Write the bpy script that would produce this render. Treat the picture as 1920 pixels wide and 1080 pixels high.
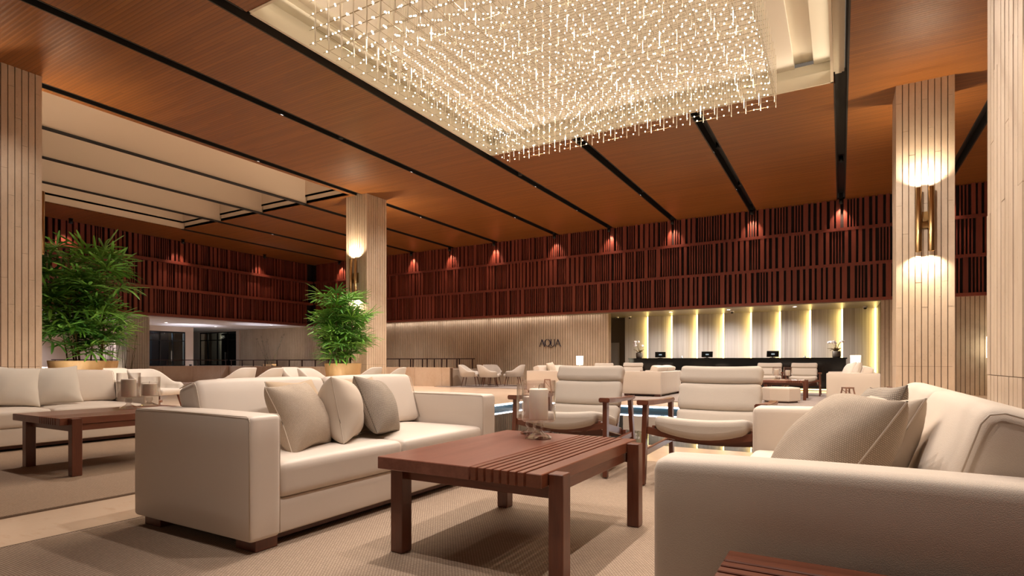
import bpy, bmesh, math, random
from mathutils import Vector, Matrix
R = math.radians
S = bpy.context.scene
for o in list(bpy.data.objects): bpy.data.objects.remove(o)
COL = S.collection
# ------------------------------------------------------------------ camera
cd = bpy.data.cameras.new('camera'); cam = bpy.data.objects.new('camera', cd); COL.objects.link(cam)
cam.location = (0, 0, .9); cam.rotation_euler = (R(90), 0, R(30.13))
cd.sensor_width = 36; cd.lens = 1063 / 1920 * 36; cd.shift_y = 138 / 1920; cd.clip_start = .05; cd.clip_end = 200
S.camera = cam
# ------------------------------------------------------------------ world / exposure
W = bpy.data.worlds.new('world'); S.world = W; W.use_nodes = True
W.node_tree.nodes['Background'].inputs[0].default_value = (1.0, .80, .62, 1)
W.node_tree.nodes['Background'].inputs[1].default_value = .16
S.view_settings.view_transform = 'Standard'; S.view_settings.look = 'None'
S.view_settings.gamma = 1; S.view_settings.use_curve_mapping = False
S.view_settings.exposure = 0.08
try:
    S.cycles.max_bounces = 8; S.cycles.diffuse_bounces = 4; S.cycles.glossy_bounces = 4; S.cycles.transmission_bounces = 8; S.cycles.transparent_max_bounces = 40
    S.cycles.sample_clamp_indirect = 6; S.cycles.use_denoising = True; S.cycles.caustics_reflective = False
    S.cycles.caustics_refractive = False
except Exception: pass
WARM = (1, .74, .46); WARM2 = (1, .80, .56); COOL = (.86, .86, 1.0); NEUT = (1, .9, .78)
def lamp(kind, name, loc, energy, color, parent=None, aim=None, size=.05, angle=None, blend=.5, sx=None, sy=None):
    l = bpy.data.lights.new(name, kind); l.energy = energy; l.color = color
    if kind in ('POINT', 'SPOT'): l.shadow_soft_size = size
    if kind == 'SPOT': l.spot_size = R(angle); l.spot_blend = blend
    if kind == 'AREA': l.shape = 'RECTANGLE'; l.size = sx; l.size_y = sy
    o = bpy.data.objects.new(name, l); COL.objects.link(o)
    if parent: o.parent = parent
    o.location = loc
    if aim is not None: o.rotation_euler = (Vector(aim) - Vector(loc)).to_track_quat('-Z', 'Y').to_euler()
    return o
HC = 5.64   # ceiling height
KEY = 360
KEYS = [((0, 1.3), (-.9, 3.3, .4)), ((0, 3.2), (-2.9, 2.7, .5)), ((-2.4, .6), (-1.0, 4.4, .5)), ((-2.4, 3.3), (.2, 2.4, .5)),
        ((-7.07, 3.3), (-7.5, 2.7, .5)), ((-2.4, 5.0), (-1.8, 3.4, .2)), ((-9.2, 4.6), (-9.6, 5.6, .5))]
# ------------------------------------------------------------------ materials
class NT:
    def __init__(s, name):
        s.m = bpy.data.materials.new(name); s.m.use_nodes = True; s.t = s.m.node_tree
        s.b = s.t.nodes['Principled BSDF']; s.out = s.t.nodes['Material Output']
    def n(s, typ, props=None, **inp):
        nd = s.t.nodes.new('ShaderNode' + typ)
        for k, v in (props or {}).items(): setattr(nd, k, v)
        for k, v in inp.items():
            key = int(k[1:]) if k[0] == '_' and k[1:].isdigit() else k.replace('_', ' ')
            s.set(nd.inputs[key], v)
        return nd
    def set(s, sock, v):
        if hasattr(v, 'is_output') or isinstance(v, bpy.types.NodeSocket): s.t.links.new(v, sock)
        elif isinstance(v, bpy.types.Node): s.t.links.new(v.outputs[0], sock)
        else:
            if isinstance(v, (tuple, list)) and len(v) == 3 and sock.type == 'RGBA': v = (*v, 1)
            sock.default_value = v
    def P(s, **kw):
        for k, v in kw.items(): s.set(s.b.inputs[k.replace('_', ' ')], v)
    def math(s, op, a, b=0.0, c=0.0):
        return s.n('Math', {'operation': op}, _0=a, _1=b, _2=c).outputs[0]
    def pos(s, obj=False):
        if obj: return s.n('TexCoord').outputs['Object']
        return s.n('NewGeometry').outputs['Position']
    def mapped(s, scale, obj=False, loc=(0, 0, 0)):
        return s.n('Mapping', Vector=s.pos(obj), Scale=scale, Location=loc).outputs[0]
    def noise(s, vec, scale=1, detail=4, rough=.55, out=0):
        return s.n('TexNoise', Vector=vec, Scale=scale, Detail=detail, Roughness=rough).outputs[out]
    def ramp(s, fac, stops):
        r = s.n('ValToRGB', _0=fac); e = r.color_ramp.elements
        while len(e) < len(stops): e.new(.5)
        for i, (p, c) in enumerate(stops): e[i].position = p; e[i].color = (*c, 1)
        return r.outputs[0]
    def mix(s, fac, a, b, mode='MIX'):
        m = s.n('Mix', {'data_type': 'RGBA', 'blend_type': mode})
        s.set(m.inputs[0], fac); s.set(m.inputs[6], a); s.set(m.inputs[7], b)
        return m.outputs[2]
    def bump(s, h, strength=.3, dist=.01):
        s.set(s.b.inputs['Normal'], s.n('Bump', Height=h, Strength=strength, Distance=dist).outputs[0])
def plain(name, col, rough=.5, metal=0, **kw):
    t = NT(name); t.P(Base_Color=col, Roughness=rough, Metallic=metal, **kw); return t.m
def emit(name, col, st):
    t = NT(name); t.P(Base_Color=(0.02, .02, .02), Emission_Color=col, Emission_Strength=st, Roughness=.6); return t.m
def scl(c, k): return tuple(x * k for x in c)
def fabric(name, col, scale=700, bumpd=.0008, rough=.75, var=.06):
    t = NT(name); p = t.pos(True)
    w = t.n('TexNoise', Vector=p, Scale=scale, Detail=1)
    big = t.noise(p, 3, 3)
    c = t.mix(big, scl(col, 1 - var), scl(col, 1 + var))
    c = t.mix(t.math('MULTIPLY', w.outputs[0], .25), c, scl(col, .72))
    t.P(Base_Color=c, Roughness=rough, Sheen_Weight=.08)
    folds = t.noise(p, 5, 2, .4)
    h = t.math('ADD', t.math('MULTIPLY', w.outputs[0], bumpd), t.math('MULTIPLY', folds, .006))
    t.bump(h, .6, 1.0)
    return t.m
def weave(name, c1, c2, sx, sy, bs=.4, rough=.85, soft=.35, dark=None):
    """knotted weave: brick cells with dark joints, object space"""
    t = NT(name); p = t.n('UVMap', {'uv_map': 'weave'}).outputs[0]
    br = t.n('TexBrick', Vector=p, Color1=c1, Color2=scl(c1, .86), Mortar=c2, Scale=1, Mortar_Size=min(sx, sy) * .22, Mortar_Smooth=soft, Brick_Width=sx, Row_Height=sy)
    nz = t.noise(p, 2.5, 3)
    c = t.mix(t.math('MULTIPLY', nz, .3), br.outputs[0], scl(c1, .7))
    t.P(Base_Color=c, Roughness=rough)
    t.bump(t.math('SUBTRACT', 1.0, br.outputs['Fac']), bs, .003)
    return t.m
def woodmat(name, c1, c2, axis=1, rough=.35, sc=1.0, coat=0.0):
    t = NT(name); s = [9 * sc] * 3; s[axis] = .9 * sc
    v = t.mapped(tuple(s), True)
    a = t.noise(v, 2.5, 6, .6); b = t.noise(v, 14, 3, .6)
    f = t.math('ADD', t.math('MULTIPLY', a, .7), t.math('MULTIPLY', b, .3))
    t.P(Base_Color=t.ramp(f, [(.32, c2), (.68, c1)]), Roughness=rough, Coat_Weight=coat, Coat_Roughness=.25)
    t.bump(b, .08, .003)
    return t.m
def stone(name, c1, c2, c3, rough=.55, sc=1.0, stretch=(1, 1, .5)):
    t = NT(name); v = t.mapped(tuple(x * sc for x in stretch))
    a = t.noise(v, 1.6, 8, .65); d = t.noise(v, 9, 6, .7); e = t.noise(v, 40, 2, .5)
    c = t.ramp(a, [(.3, c2), (.55, c1), (.75, c3)])
    c = t.mix(t.math('MULTIPLY', t.ramp(d, [(.45, (0, 0, 0)), (.7, (1, 1, 1))]), .35), c, c3)
    pit = t.ramp(t.noise(v, 55, 2, .5), [(.28, (1, 1, 1)), (.33, (0, 0, 0))])
    c = t.mix(t.math('MULTIPLY', pit, .35), c, scl(c2, .5))
    t.P(Base_Color=c, Roughness=rough); t.bump(e, .15, .004)
    return t.m
M = {}
M['cream'] = fabric('cream_upholstery', (.68, .59, .51), 900, .0004, .5, .03)
M['cream_linen'] = fabric('cream_linen', (.69, .59, .495), 520, .0011, .8, .03)
M['seam'] = plain('cream_seam', (.58, .49, .40), .6)
M['chairfab'] = fabric('oatmeal_fabric', (.54, .47, .40), 380, .0022, .9, .05)
M['pillow_plain'] = fabric('plain_pillow_linen', (.60, .50, .40), 600, .0009, .85, .05)
M['pillow_weave'] = weave('woven_pillow', (.60, .49, .385), (.25, .185, .13), .0062, .0048, .35, soft=.7)
M['pillow_dark'] = weave('dark_woven_pillow', (.50, .42, .34), (.13, .10, .075), .009, .008, .4, soft=.6)
M['pillow_tan'] = fabric('tan_pillow_linen', (.50, .37, .25), 600, .0009, .85, .05)
M['pillow_white'] = fabric('white_pillow_linen', (.66, .60, .53), 600, .0009, .85, .05)
M['tub'] = fabric('tub_chair_fabric', (.62, .56, .50), 500, .0008, .8, .03)
M['wood'] = woodmat('red_brown_wood', (.20, .062, .030), (.125, .036, .018), 1, .3, 1, .25)
M['wood_top'] = woodmat('sheen_tinted_table_wood', (.25, .098, .066), (.15, .05, .031), 1, .3, .6, .25)  # paler, pinker base stands in for the sheen on the table top
M['wood_leg'] = woodmat('leg_wood', (.15, .042, .018), (.09, .023, .011), 2, .33, 1, .2)
M['wood_x'] = woodmat('cross_wood', (.18, .055, .026), (.11, .032, .016), 0, .33, 1, .2)
M['darkwood'] = woodmat('dark_leg_wood', (.11, .035, .02), (.06, .02, .012), 2, .4)
M['black'] = plain('black_void', (.006, .005, .005), .8)
M['blackmetal'] = plain('black_metal', (.02, .018, .017), .45, .6)
M['slot'] = plain('slot_black', (.012, .010, .009), .6)
M['rail'] = plain('dark_bronze_rail', (.045, .022, .018), .45, .5)
M['gold'] = plain('brushed_brass', (.40, .26, .12), .32, 1)
M['plaster'] = plain('cream_plaster', (.70, .64, .52), .85)
M['plaster_grey'] = plain('shaded_plaster', (.52, .45, .36), .9)
M['panelcream'] = plain('chandelier_panel', (.72, .66, .56), .8)
M['coffer'] = plain('pink_cream_plaster', (.62, .50, .40), .85)
M['soffit'] = plain('white_soffit', (.72, .69, .68), .8)
M['stone'] = stone('travertine', (.60, .475, .36), (.50, .385, .28), (.69, .575, .46))
M['stonegrey'] = stone('grey_stone', (.44, .42, .40), (.36, .34, .33), (.52, .50, .48))
M['stonewall'] = stone('fluted_wall_stone', (.52, .42, .31), (.42, .33, .235), (.62, .52, .41), .6, .9)
M['stonegap'] = plain('stone_joint', (.17, .105, .065), .9)
M['parapet'] = stone('pink_stone', (.60, .46, .34), (.50, .34, .22), (.66, .54, .43), .5, .7)
M['terracefloor'] = stone('terrace_stone', (.5, .4, .32), (.42, .33, .25), (.55, .46, .37), .4)
def marble():
    t = NT('beige_marble'); v = t.mapped((1, .35, 1))
    a = t.noise(v, 1.2, 8, .6); d = t.noise(t.mapped((3, 9, 1)), 1.5, 6, .65)
    c = t.ramp(a, [(.3, (.66, .48, .345)), (.7, (.73, .565, .425))])
    c = t.mix(t.math('MULTIPLY', t.ramp(d, [(.56, (0, 0, 0)), (.72, (1, 1, 1))]), .4), c, (.52, .32, .18))
    t.P(Base_Color=c, Roughness=.22); return t.m
M['marble'] = marble()
def rugmat(name, c1, c2):
    t = NT(name); p = t.pos()
    br = t.n('TexBrick', Vector=p, Color1=c1, Color2=scl(c1, .82), Mortar=c2, Scale=1, Mortar_Size=.0026, Mortar_Smooth=.6, Brick_Width=.016, Row_Height=.0105)
    band = t.noise(t.mapped((.4, 6, 1)), 1, 3)
    c = t.mix(t.math('MULTIPLY', band, .25), br.outputs[0], scl(c1, .7))
    t.P(Base_Color=c, Roughness=.9)
    t.bump(t.math('SUBTRACT', 1.0, br.outputs['Fac']), .5, .004)
    return t.m
M['rug'] = rugmat('woven_rug', (.50, .375, .275), (.17, .11, .072))
M['rug2'] = rugmat('tan_woven_rug', (.47, .34, .24), (.24, .155, .10))
M['rug3'] = rugmat('pale_rug', (.42, .35, .31), (.25, .2, .18))
M['rugedge'] = plain('rug_binding', (.13, .085, .055), .9)
def ceilwood():
    t = NT('ceiling_wood_planks'); p = t.pos(); sep = t.n('SeparateXYZ', _0=p)
    y = t.math('MULTIPLY', sep.outputs[1], 1 / .058)
    fr = t.math('FRACT', y); fl = t.math('FLOOR', y)
    wn = t.n('TexWhiteNoise', {'noise_dimensions': '2D'}, Vector=t.n('CombineXYZ', _0=fl, _1=t.math('FLOOR', t.math('ADD', t.math('MULTIPLY', sep.outputs[0], .45), t.math('MULTIPLY', fl, .37)))).outputs[0]).outputs[0]
    g = t.noise(t.mapped((1.0, 22, 1)), 2, 5, .6)
    f = t.math('ADD', t.math('MULTIPLY', wn, .35), t.math('MULTIPLY', g, .65))
    c = t.ramp(f, [(.2, (.17, .057, .010)), (.8, (.29, .105, .022))])
    gm = t.math('LESS_THAN', fr, .09)
    c = t.mix(t.math('MULTIPLY', gm, .7), c, (.04, .012, .005))
    t.P(Base_Color=c, Roughness=t.math('ADD', .3, t.math('MULTIPLY', g, .2)))
    hgt = t.math('MULTIPLY', t.math('ABSOLUTE', t.math('SUBTRACT', fr, .5)), -2.0)
    t.bump(hgt, .22, .006)
    return t.m
M['ceil'] = ceilwood()
def slatmat(name, c1, c2):
    t = NT(name); v = t.mapped((3, 3, .7))
    info = t.n('ObjectInfo').outputs['Random']
    f = t.math('ADD', t.math('MULTIPLY', t.noise(v, 4, 4), .5), t.math('MULTIPLY', info, .5))
    t.P(Base_Color=t.ramp(f, [(.2, c2), (.8, c1)]), Roughness=.5); return t.m
M['slat'] = slatmat('mahogany_slat', (.24, .058, .036), (.15, .032, .021))
M['slatback'] = plain('screen_backing', (.014, .008, .008), .7)
M['counter'] = plain('black_gloss_stone', (.008, .008, .008), .08)
def onyx():
    t = NT('striped_grey_onyx'); v = t.mapped((7, 1, .12))
    a = t.noise(v, 1.6, 6, .6); b = t.noise(t.mapped((22, 1, .2)), 1.5, 3)
    f = t.math('ADD', t.math('MULTIPLY', a, .7), t.math('MULTIPLY', b, .3))
    t.P(Base_Color=t.ramp(f, [(.3, (.25, .215, .19)), (.5, (.42, .38, .35)), (.7, (.52, .48, .45))]), Roughness=.3); return t.m
M['onyx'] = onyx()
M['recessdark'] = plain('dark_bronze_panel', (.12, .10, .08), .35)
M['recessceil'] = plain('bronze_soffit', (.20, .165, .115), .35, .2)
M['steel'] = plain('brushed_steel', (.45, .45, .44), .35, .7)
M['bulb'] = emit('bulb_glow', (1, .86, .66), 9)
M['rod'] = plain('frosted_rod', (.74, .66, .54), .35)
M['wire'] = plain('bronze_wire', (.25, .18, .09), .4, .7)
M['sconceglow'] = emit('sconce_lens', (1, .85, .6), 60)
M['led_yellow'] = emit('warm_led', (1, .72, .24), 9)
M['led_cool'] = emit('cool_led', (.93, .95, 1), 9)
M['downglow'] = emit('downlight_lens', (1, .93, .86), 25)
M['shade'] = emit('lit_lampshade', (1, .86, .62), 5)
M['spotglow'] = emit('spot_lens', (1, .65, .42), 12)
M['screen'] = emit('monitor_glow', (.55, .65, .7), .6)
M['wax'] = plain('candle_wax', (.90, .80, .67), .45, 0, Subsurface_Weight=.25, Subsurface_Radius=(.03, .015, .008))
M['wick'] = plain('wick', (.05, .04, .03), .9)
def thinglass(name, tint, ior):
    t = NT(name); tr = t.n('BsdfTransparent', Color=tint); gl = t.n('BsdfGlossy', Color=(1, 1, 1), Roughness=.015)
    mx = t.n('MixShader'); f = t.n('LayerWeight', Blend=.5).outputs['Facing']; t.set(mx.inputs[0], t.math('MULTIPLY_ADD', t.math('POWER', f, 2.6), .8 * ior, .035)); t.set(mx.inputs[1], tr.outputs[0]); t.set(mx.inputs[2], gl.outputs[0])
    t.t.links.new(mx.outputs[0], t.out.inputs[0]); return t.m
M['glass'] = thinglass('clear_glass', (.97, .97, .97), .9); M['glassfoot'] = thinglass('thick_glass', (.86, .84, .82), 1.6)
M['doorglass'] = thinglass('door_glass', (.75, .80, .84), 1.0)
tg = NT('pool_water'); tg.P(Base_Color=(.32, .36, .38), Roughness=.015, Transmission_Weight=.9, IOR=1.33)
tg.bump(tg.noise(tg.mapped((1, 1, 1)), 1.3, 2), .05, .02); M['water'] = tg.m
M['poolblue'] = plain('blue_pool_tile', (.06, .12, .17), .25)
M['poolfloor'] = plain('pool_floor_tile', (.20, .17, .13), .3)
def leafmat(name, c1, c2):
    t = NT(name); info = t.n('ObjectInfo').outputs['Random']
    f = t.math('ADD', t.math('MULTIPLY', info, .7), t.math('MULTIPLY', t.noise(t.pos(True), 6, 2), .3))
    t.P(Base_Color=t.ramp(f, [(.15, c2), (.85, c1)]), Roughness=.38, Transmission_Weight=0); return t.m
M['leaf'] = leafmat('palm_leaf', (.24, .50, .08), (.06, .20, .035))
M['stem'] = plain('palm_stem', (.16, .11, .05), .8)
M['reed'] = plain('reed_stem', (.10, .09, .05), .8)
M['pot'] = stone('tan_planter', (.55, .36, .17), (.47, .29, .13), (.60, .42, .22), .5)
M['soil'] = plain('soil', (.03, .02, .012), .95)
M['petal'] = plain('orchid_petal', (.85, .80, .82), .6)
M['letter'] = plain('dark_letter', (.035, .035, .075), .35, .5)
M['pale_reflection'] = plain('pale_pane_reflection', (.45, .45, .38), .8)
M['door_in'] = plain('night_interior', (.02, .022, .028), .5)
M['blue_reflection'] = plain('blue_pane_reflection', (.05, .075, .10), .4)
M['lantern'] = woodmat('lantern_wood', (.30, .17, .12), (.22, .12, .085), 2, .5)
# ------------------------------------------------------------------ mesh helpers
def new_obj(name, bm, mat, parent=None, smooth=False, kind=None):
    me = bpy.data.meshes.new(name); bm.to_mesh(me); bm.free()
    if smooth:
        for p in me.polygons: p.use_smooth = True
    me.materials.append(M[mat] if isinstance(mat, str) else mat)
    o = bpy.data.objects.new(name, me); COL.objects.link(o)
    if parent: o.parent = parent
    if kind: o['kind'] = kind
    return o
def inst(name, me, parent=None, loc=(0, 0, 0), rot=(0, 0, 0), scale=(1, 1, 1)):
    o = bpy.data.objects.new(name, me); COL.objects.link(o); o.parent = parent
    o.location = loc; o.rotation_euler = rot; o.scale = scale
    return o
def tag(o, label, cat, group=None):
    o['label'] = label; o['category'] = cat
    if group: o['group'] = group
    return o
def empty(name, label, cat, loc=(0, 0, 0), rz=0, group=None):
    o = bpy.data.objects.new(name, None); COL.objects.link(o); o.location = loc; o.rotation_euler = (0, 0, rz)
    o.empty_display_size = .1
    return tag(o, label, cat, group)
def struct(name, bm, mat, parent=None, smooth=False, label=None):
    o = new_obj(name, bm, mat, parent, smooth)
    if parent is None: o['kind'] = 'structure'
    if label: o['label'] = label
    return o
def copy_tree(root, loc=None, rz=None, label=None, group=None):
    c = root.copy(); COL.objects.link(c)
    if loc is not None: c.location = loc
    if rz is not None: c.rotation_euler = (0, 0, rz)
    if label: c['label'] = label
    if group: c['group'] = group
    for ch in KIDS(root):
        d = ch.copy(); COL.objects.link(d); d.parent = c
        for g in KIDS(ch):
            e = g.copy(); COL.objects.link(e); e.parent = d
    return c
def KIDS(o): return [x for x in o.children]
def box(bm, x0, x1, y0, y1, z0, z1, mat=None):
    v = [bm.verts.new((x, y, z)) for z in (z0, z1) for (x, y) in ((x0, y0), (x1, y0), (x1, y1), (x0, y1))]
    for f in ((3, 2, 1, 0), (4, 5, 6, 7), (0, 1, 5, 4), (1, 2, 6, 5), (2, 3, 7, 6), (3, 0, 4, 7)): bm.faces.new([v[i] for i in f])
    return v
def boxbm(*a):
    bm = bmesh.new(); box(bm, *a); return bm
def bbox(x0, x1, y0, y1, z0, z1, b=.004, seg=2):
    bm = boxbm(x0, x1, y0, y1, z0, z1)
    bmesh.ops.bevel(bm, geom=bm.edges[:], offset=b, segments=seg, affect='EDGES', profile=.5)
    return bm
def rbox(cx, cy, cz, hx, hy, hz, r, n=6, deform=None):
    """rounded, finely divided box for upholstery"""
    def coords(h):
        k = [-h, -h + r * .12, -h + r * .4, -h + r]
        k += [-h + r + (2 * h - 2 * r) * i / n for i in range(1, n)]
        k += [h - r, h - r * .4, h - r * .12, h]
        return k
    X, Y, Z = coords(hx), coords(hy), coords(hz); H = (hx, hy, hz)
    bm = bmesh.new(); cache = {}
    def vert(p):
        key = tuple(round(c, 5) for c in p)
        if key in cache: return cache[key]
        q = Vector([max(-h + r, min(h - r, c)) for c, h in zip(p, H)]); d = Vector(p) - q
        w = q + d.normalized() * r if d.length > 1e-9 else Vector(p)
        if deform: w = deform(w)
        cache[key] = bm.verts.new((w.x + cx, w.y + cy, w.z + cz)); return cache[key]
    for ax, A, B in ((0, Y, Z), (1, Z, X), (2, X, Y)):
        for sgn in (-1, 1):
            for i in range(len(A) - 1):
                for j in range(len(B) - 1):
                    ps = []
                    for a, b in ((A[i], B[j]), (A[i + 1], B[j]), (A[i + 1], B[j + 1]), (A[i], B[j + 1])):
                        p = [0, 0, 0]; p[ax] = sgn * H[ax]; p[(ax + 1) % 3] = a; p[(ax + 2) % 3] = b
                        ps.append(vert(p))
                    if sgn < 0: ps.reverse()
                    try: bm.faces.new(ps)
                    except ValueError: pass
    return bm
def tube(bm, pts, r, n=6, cap=True, r1=None):
    pts = [Vector(p) for p in pts]; rings = []
    for i, p in enumerate(pts):
        d = (pts[min(i + 1, len(pts) - 1)] - pts[max(i - 1, 0)]).normalized()
        a = d.cross(Vector((0, 0, 1)))
        if a.length < 1e-3: a = d.cross(Vector((1, 0, 0)))
        a.normalize(); b = d.cross(a)
        rr = r if r1 is None else r + (r1 - r) * i / (len(pts) - 1)
        rings.append([bm.verts.new(p + (a * math.cos(2 * math.pi * k / n) + b * math.sin(2 * math.pi * k / n)) * rr) for k in range(n)])
    for A, B in zip(rings, rings[1:]):
        for k in range(n): bm.faces.new((A[k], A[(k + 1) % n], B[(k + 1) % n], B[k]))
    if cap:
        bm.faces.new(rings[0][::-1]); bm.faces.new(rings[-1])
def lathe(prof, n=24, bm=None, c=(0, 0, 0), closed=False, a0=0):
    bm = bm or bmesh.new(); rings = []
    for r, z in prof:
        if r < 1e-5: rings.append([bm.verts.new((c[0], c[1], c[2] + z))])
        else: rings.append([bm.verts.new((c[0] + r * math.cos(a0 + 2 * math.pi * k / n), c[1] + r * math.sin(a0 + 2 * math.pi * k / n), c[2] + z)) for k in range(n)])
    if closed: rings.append(rings[0])
    for A, B in zip(rings, rings[1:]):
        if len(A) == 1 and len(B) == 1: continue
        for k in range(n):
            k2 = (k + 1) % n
            if len(A) == 1: bm.faces.new((A[0], B[k2], B[k]))
            elif len(B) == 1: bm.faces.new((A[k], A[k2], B[0]))
            else: bm.faces.new((A[k], A[k2], B[k2], B[k]))
    return bm
def beam(bm, p, q, w, t, up=(0, 0, 1), w2=None, t2=None):
    """bar of rectangular section w (sideways) x t (up) from p to q"""
    p, q = Vector(p), Vector(q); d = (q - p).normalized(); a = d.cross(Vector(up)).normalized(); b = a.cross(d)
    V = []
    for c, ww, tt in ((p, w, t), (q, w2 or w, t2 or t)):
        V += [bm.verts.new(c + a * sx * ww / 2 + b * sy * tt / 2) for sx, sy in ((-1, -1), (1, -1), (1, 1), (-1, 1))]
    for f in ((0, 1, 2, 3), (7, 6, 5, 4), (0, 4, 5, 1), (1, 5, 6, 2), (2, 6, 7, 3), (3, 7, 4, 0)): bm.faces.new([V[i] for i in f])
def bev(bm, o=.003, s=1):
    bmesh.ops.recalc_face_normals(bm, faces=bm.faces[:])
    bmesh.ops.bevel(bm, geom=[e for e in bm.edges if e.calc_face_angle(0) > .6], offset=o, segments=s, affect='EDGES'); return bm
UNIT = boxbm(-.5, .5, -.5, .5, -.5, .5)
def unit_mesh(name, mat, b=None):
    bm = boxbm(-.5, .5, -.5, .5, -.5, .5); me = bpy.data.meshes.new(name); bm.to_mesh(me); bm.free(); me.materials.append(M[mat]); return me
def ubox(name, me, parent, x0, x1, y0, y1, z0, z1):
    return inst(name, me, parent, ((x0 + x1) / 2, (y0 + y1) / 2, (z0 + z1) / 2), (0, 0, 0), (x1 - x0, y1 - y0, z1 - z0))
rnd = random.Random(7)
# ================================================================== SETTING
PX0, PX1, PY0, PY1 = -6.3, -.45, 6.05, 11.36         # pool
bm = bmesh.new()
for a in ((-34, PX0, -7, 23), (PX1, 8, -7, 23), (PX0, PX1, -7, PY0), (PX0, PX1, PY1, 23)): box(bm, *a, -.3, 0)
struct('floor', bm, 'marble')
bm = bmesh.new()
box(bm, PX0, PX1, PY0, PY1, -.62, -.5); struct('floor_pool', bm, 'poolfloor')
bm = bmesh.new()
for a in ((PX0, PX0 + .03, PY0, PY1), (PX1 - .03, PX1, PY0, PY1), (PX0, PX1, PY0, PY0 + .03), (PX0, PX1, PY1 - .03, PY1)): box(bm, *a, -.5, -.035)
struct('trim_7', bm, 'poolblue', label='blue tiled wall of the sunken pool')
bm = bmesh.new()
for a in ((PX0 + .03, PX0 + .045, PY0 + .05, PY1 - .05), (PX1 - .045, PX1 - .03, PY0 + .05, PY1 - .05), (PX0 + .05, PX1 - .05, PY1 - .045, PY1 - .03)): box(bm, *a, -.034, -.006)
tag(new_obj('light_strip', bm, 'led_cool'), 'cool white light strip under the rim of the pool', 'light strip')
bm = bmesh.new(); bmesh.ops.create_grid(bm, x_segments=2, y_segments=2, size=.5)
for v in bm.verts: v.co = ((PX0 + PX1) / 2 + v.co.x * (PX1 - PX0 - .06), (PY0 + PY1) / 2 + v.co.y * (PY1 - PY0 - .06), -.11)
tag(new_obj('pool_water', bm, 'water'), 'still dark water in the sunken pool below the chandelier', 'water')
# ---- ceiling : black void deck, wooden panels in bays between slots
SL = [4.8, 2.4, 0, -2.4, -4.85, -7.07, -9.2, -11.85, -14.0, -16.05, -18.25, -20.4, -22.6]; SW = .2
CX0, CX1, CY0, CY1 = -6.96, -.11, 4.84, 11.05            # chandelier coffer
LY0, LY1 = 4.3, 11.65                                  # left coffers
bm = bmesh.new()
e = .17
for a in ((-34, -20.4, -7, 23), (-20.4, -12.1, -7, LY0), (-20.4, -12.1, LY1, 23), (-12.1, CX0 - e, -7, 23), (CX1 + e, 8, -7, 23), (CX0 - e, CX1 + e, -7, CY0 - e), (CX0 - e, CX1 + e, CY1 + e, 23)):
    box(bm, *a, HC + .22, HC + .28)
ceiling = struct('ceiling', bm, 'slot')
def cpanel(x0, x1, y0, y1):
    struct('ceiling_panel', boxbm(x0, x1, y0, y1, HC, HC + .1), 'ceil', ceiling)
YF = 19.35
for a, b in zip(SL, SL[1:]):
    x1, x0 = a - SW / 2, b + SW / 2
    if b >= CX0 - .2 and a <= .2:
        cpanel(x0, x1, -7, CY0); cpanel(x0, x1, CY1, YF)
    elif a <= -11.8 and b >= -20.5:
        if a == -11.85: cpanel(-12.1, x1, LY0, LY1)
        cpanel(x0, x1, -7, LY0); cpanel(x0, x1, LY1, YF)
    else: cpanel(x0, x1, -7, YF)
cpanel(SL[0] + SW / 2, 8, -7, YF)
for k, b in enumerate(SL):
    for sg in (-1, 1):
        bm = bmesh.new(); segs = [(-7, YF)]
        if b < -12 and b > -20.6: segs = [(-7, LY0), (LY1, YF)]
        if b > CX0 and b < CX1 - .2: segs = [(-7, CY0), (CY1, YF)]
        if (k == 5 and sg > 0) or (k == 2 and sg < 0): segs = [(-7, CY0 - .05), (CY1 + .05, YF)]
        for y0, y1 in segs: box(bm, b + sg * SW / 2 - .012, b + sg * SW / 2 + .012, y0, y1, HC - .004, HC + .22)
        struct('slot_liner', bm, 'slot', ceiling)
# left coffers: deep cream boxes between thin black-edged beams
bm = bmesh.new(); CT = HC + 1.7
edges = [-12.1, -14.0, -16.05, -18.25, -20.4]
for i, e in enumerate(edges):
    x0, x1 = (e - .03, e + .03) if 0 < i < 4 else ((e, e + .04) if i == 0 else (e - .04, e))
    box(bm, x0, x1, LY0, LY1, HC + .02, CT)
box(bm, -20.4, -12.1, LY1, LY1 + .04, HC + .02, CT); box(bm, -20.4, -12.1, LY0 - .04, LY0, HC + .02, CT)
box(bm, -20.4, -12.1, LY0, LY1, CT, CT + .05)
coff = struct('trim_8', bm, 'coffer', label='deep cream plaster coffers in the left ceiling')
bm = bmesh.new()
for e in edges[1:4]: box(bm, e - .075, e + .075, LY0, LY1, HC - .005, HC + .02)
struct('coffer_edge', bm, 'slot', coff)
for i in range(4):     # unseen linear lamps added on each coffer's right side to light its faces
    x = edges[i] - .12
    struct('added_coffer_lamp', boxbm(x - .05, x + .05, LY0 + .3, LY1 - .3, CT - .14, CT - .08), 'panelcream', coff)
    lamp('AREA', 'added_coffer_fill', (x - .1, (LY0 + LY1) / 2, CT - .2), 26, WARM2, None, (x - 1.2, (LY0 + LY1) / 2, HC + .3), sx=6.8, sy=.1)
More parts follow.
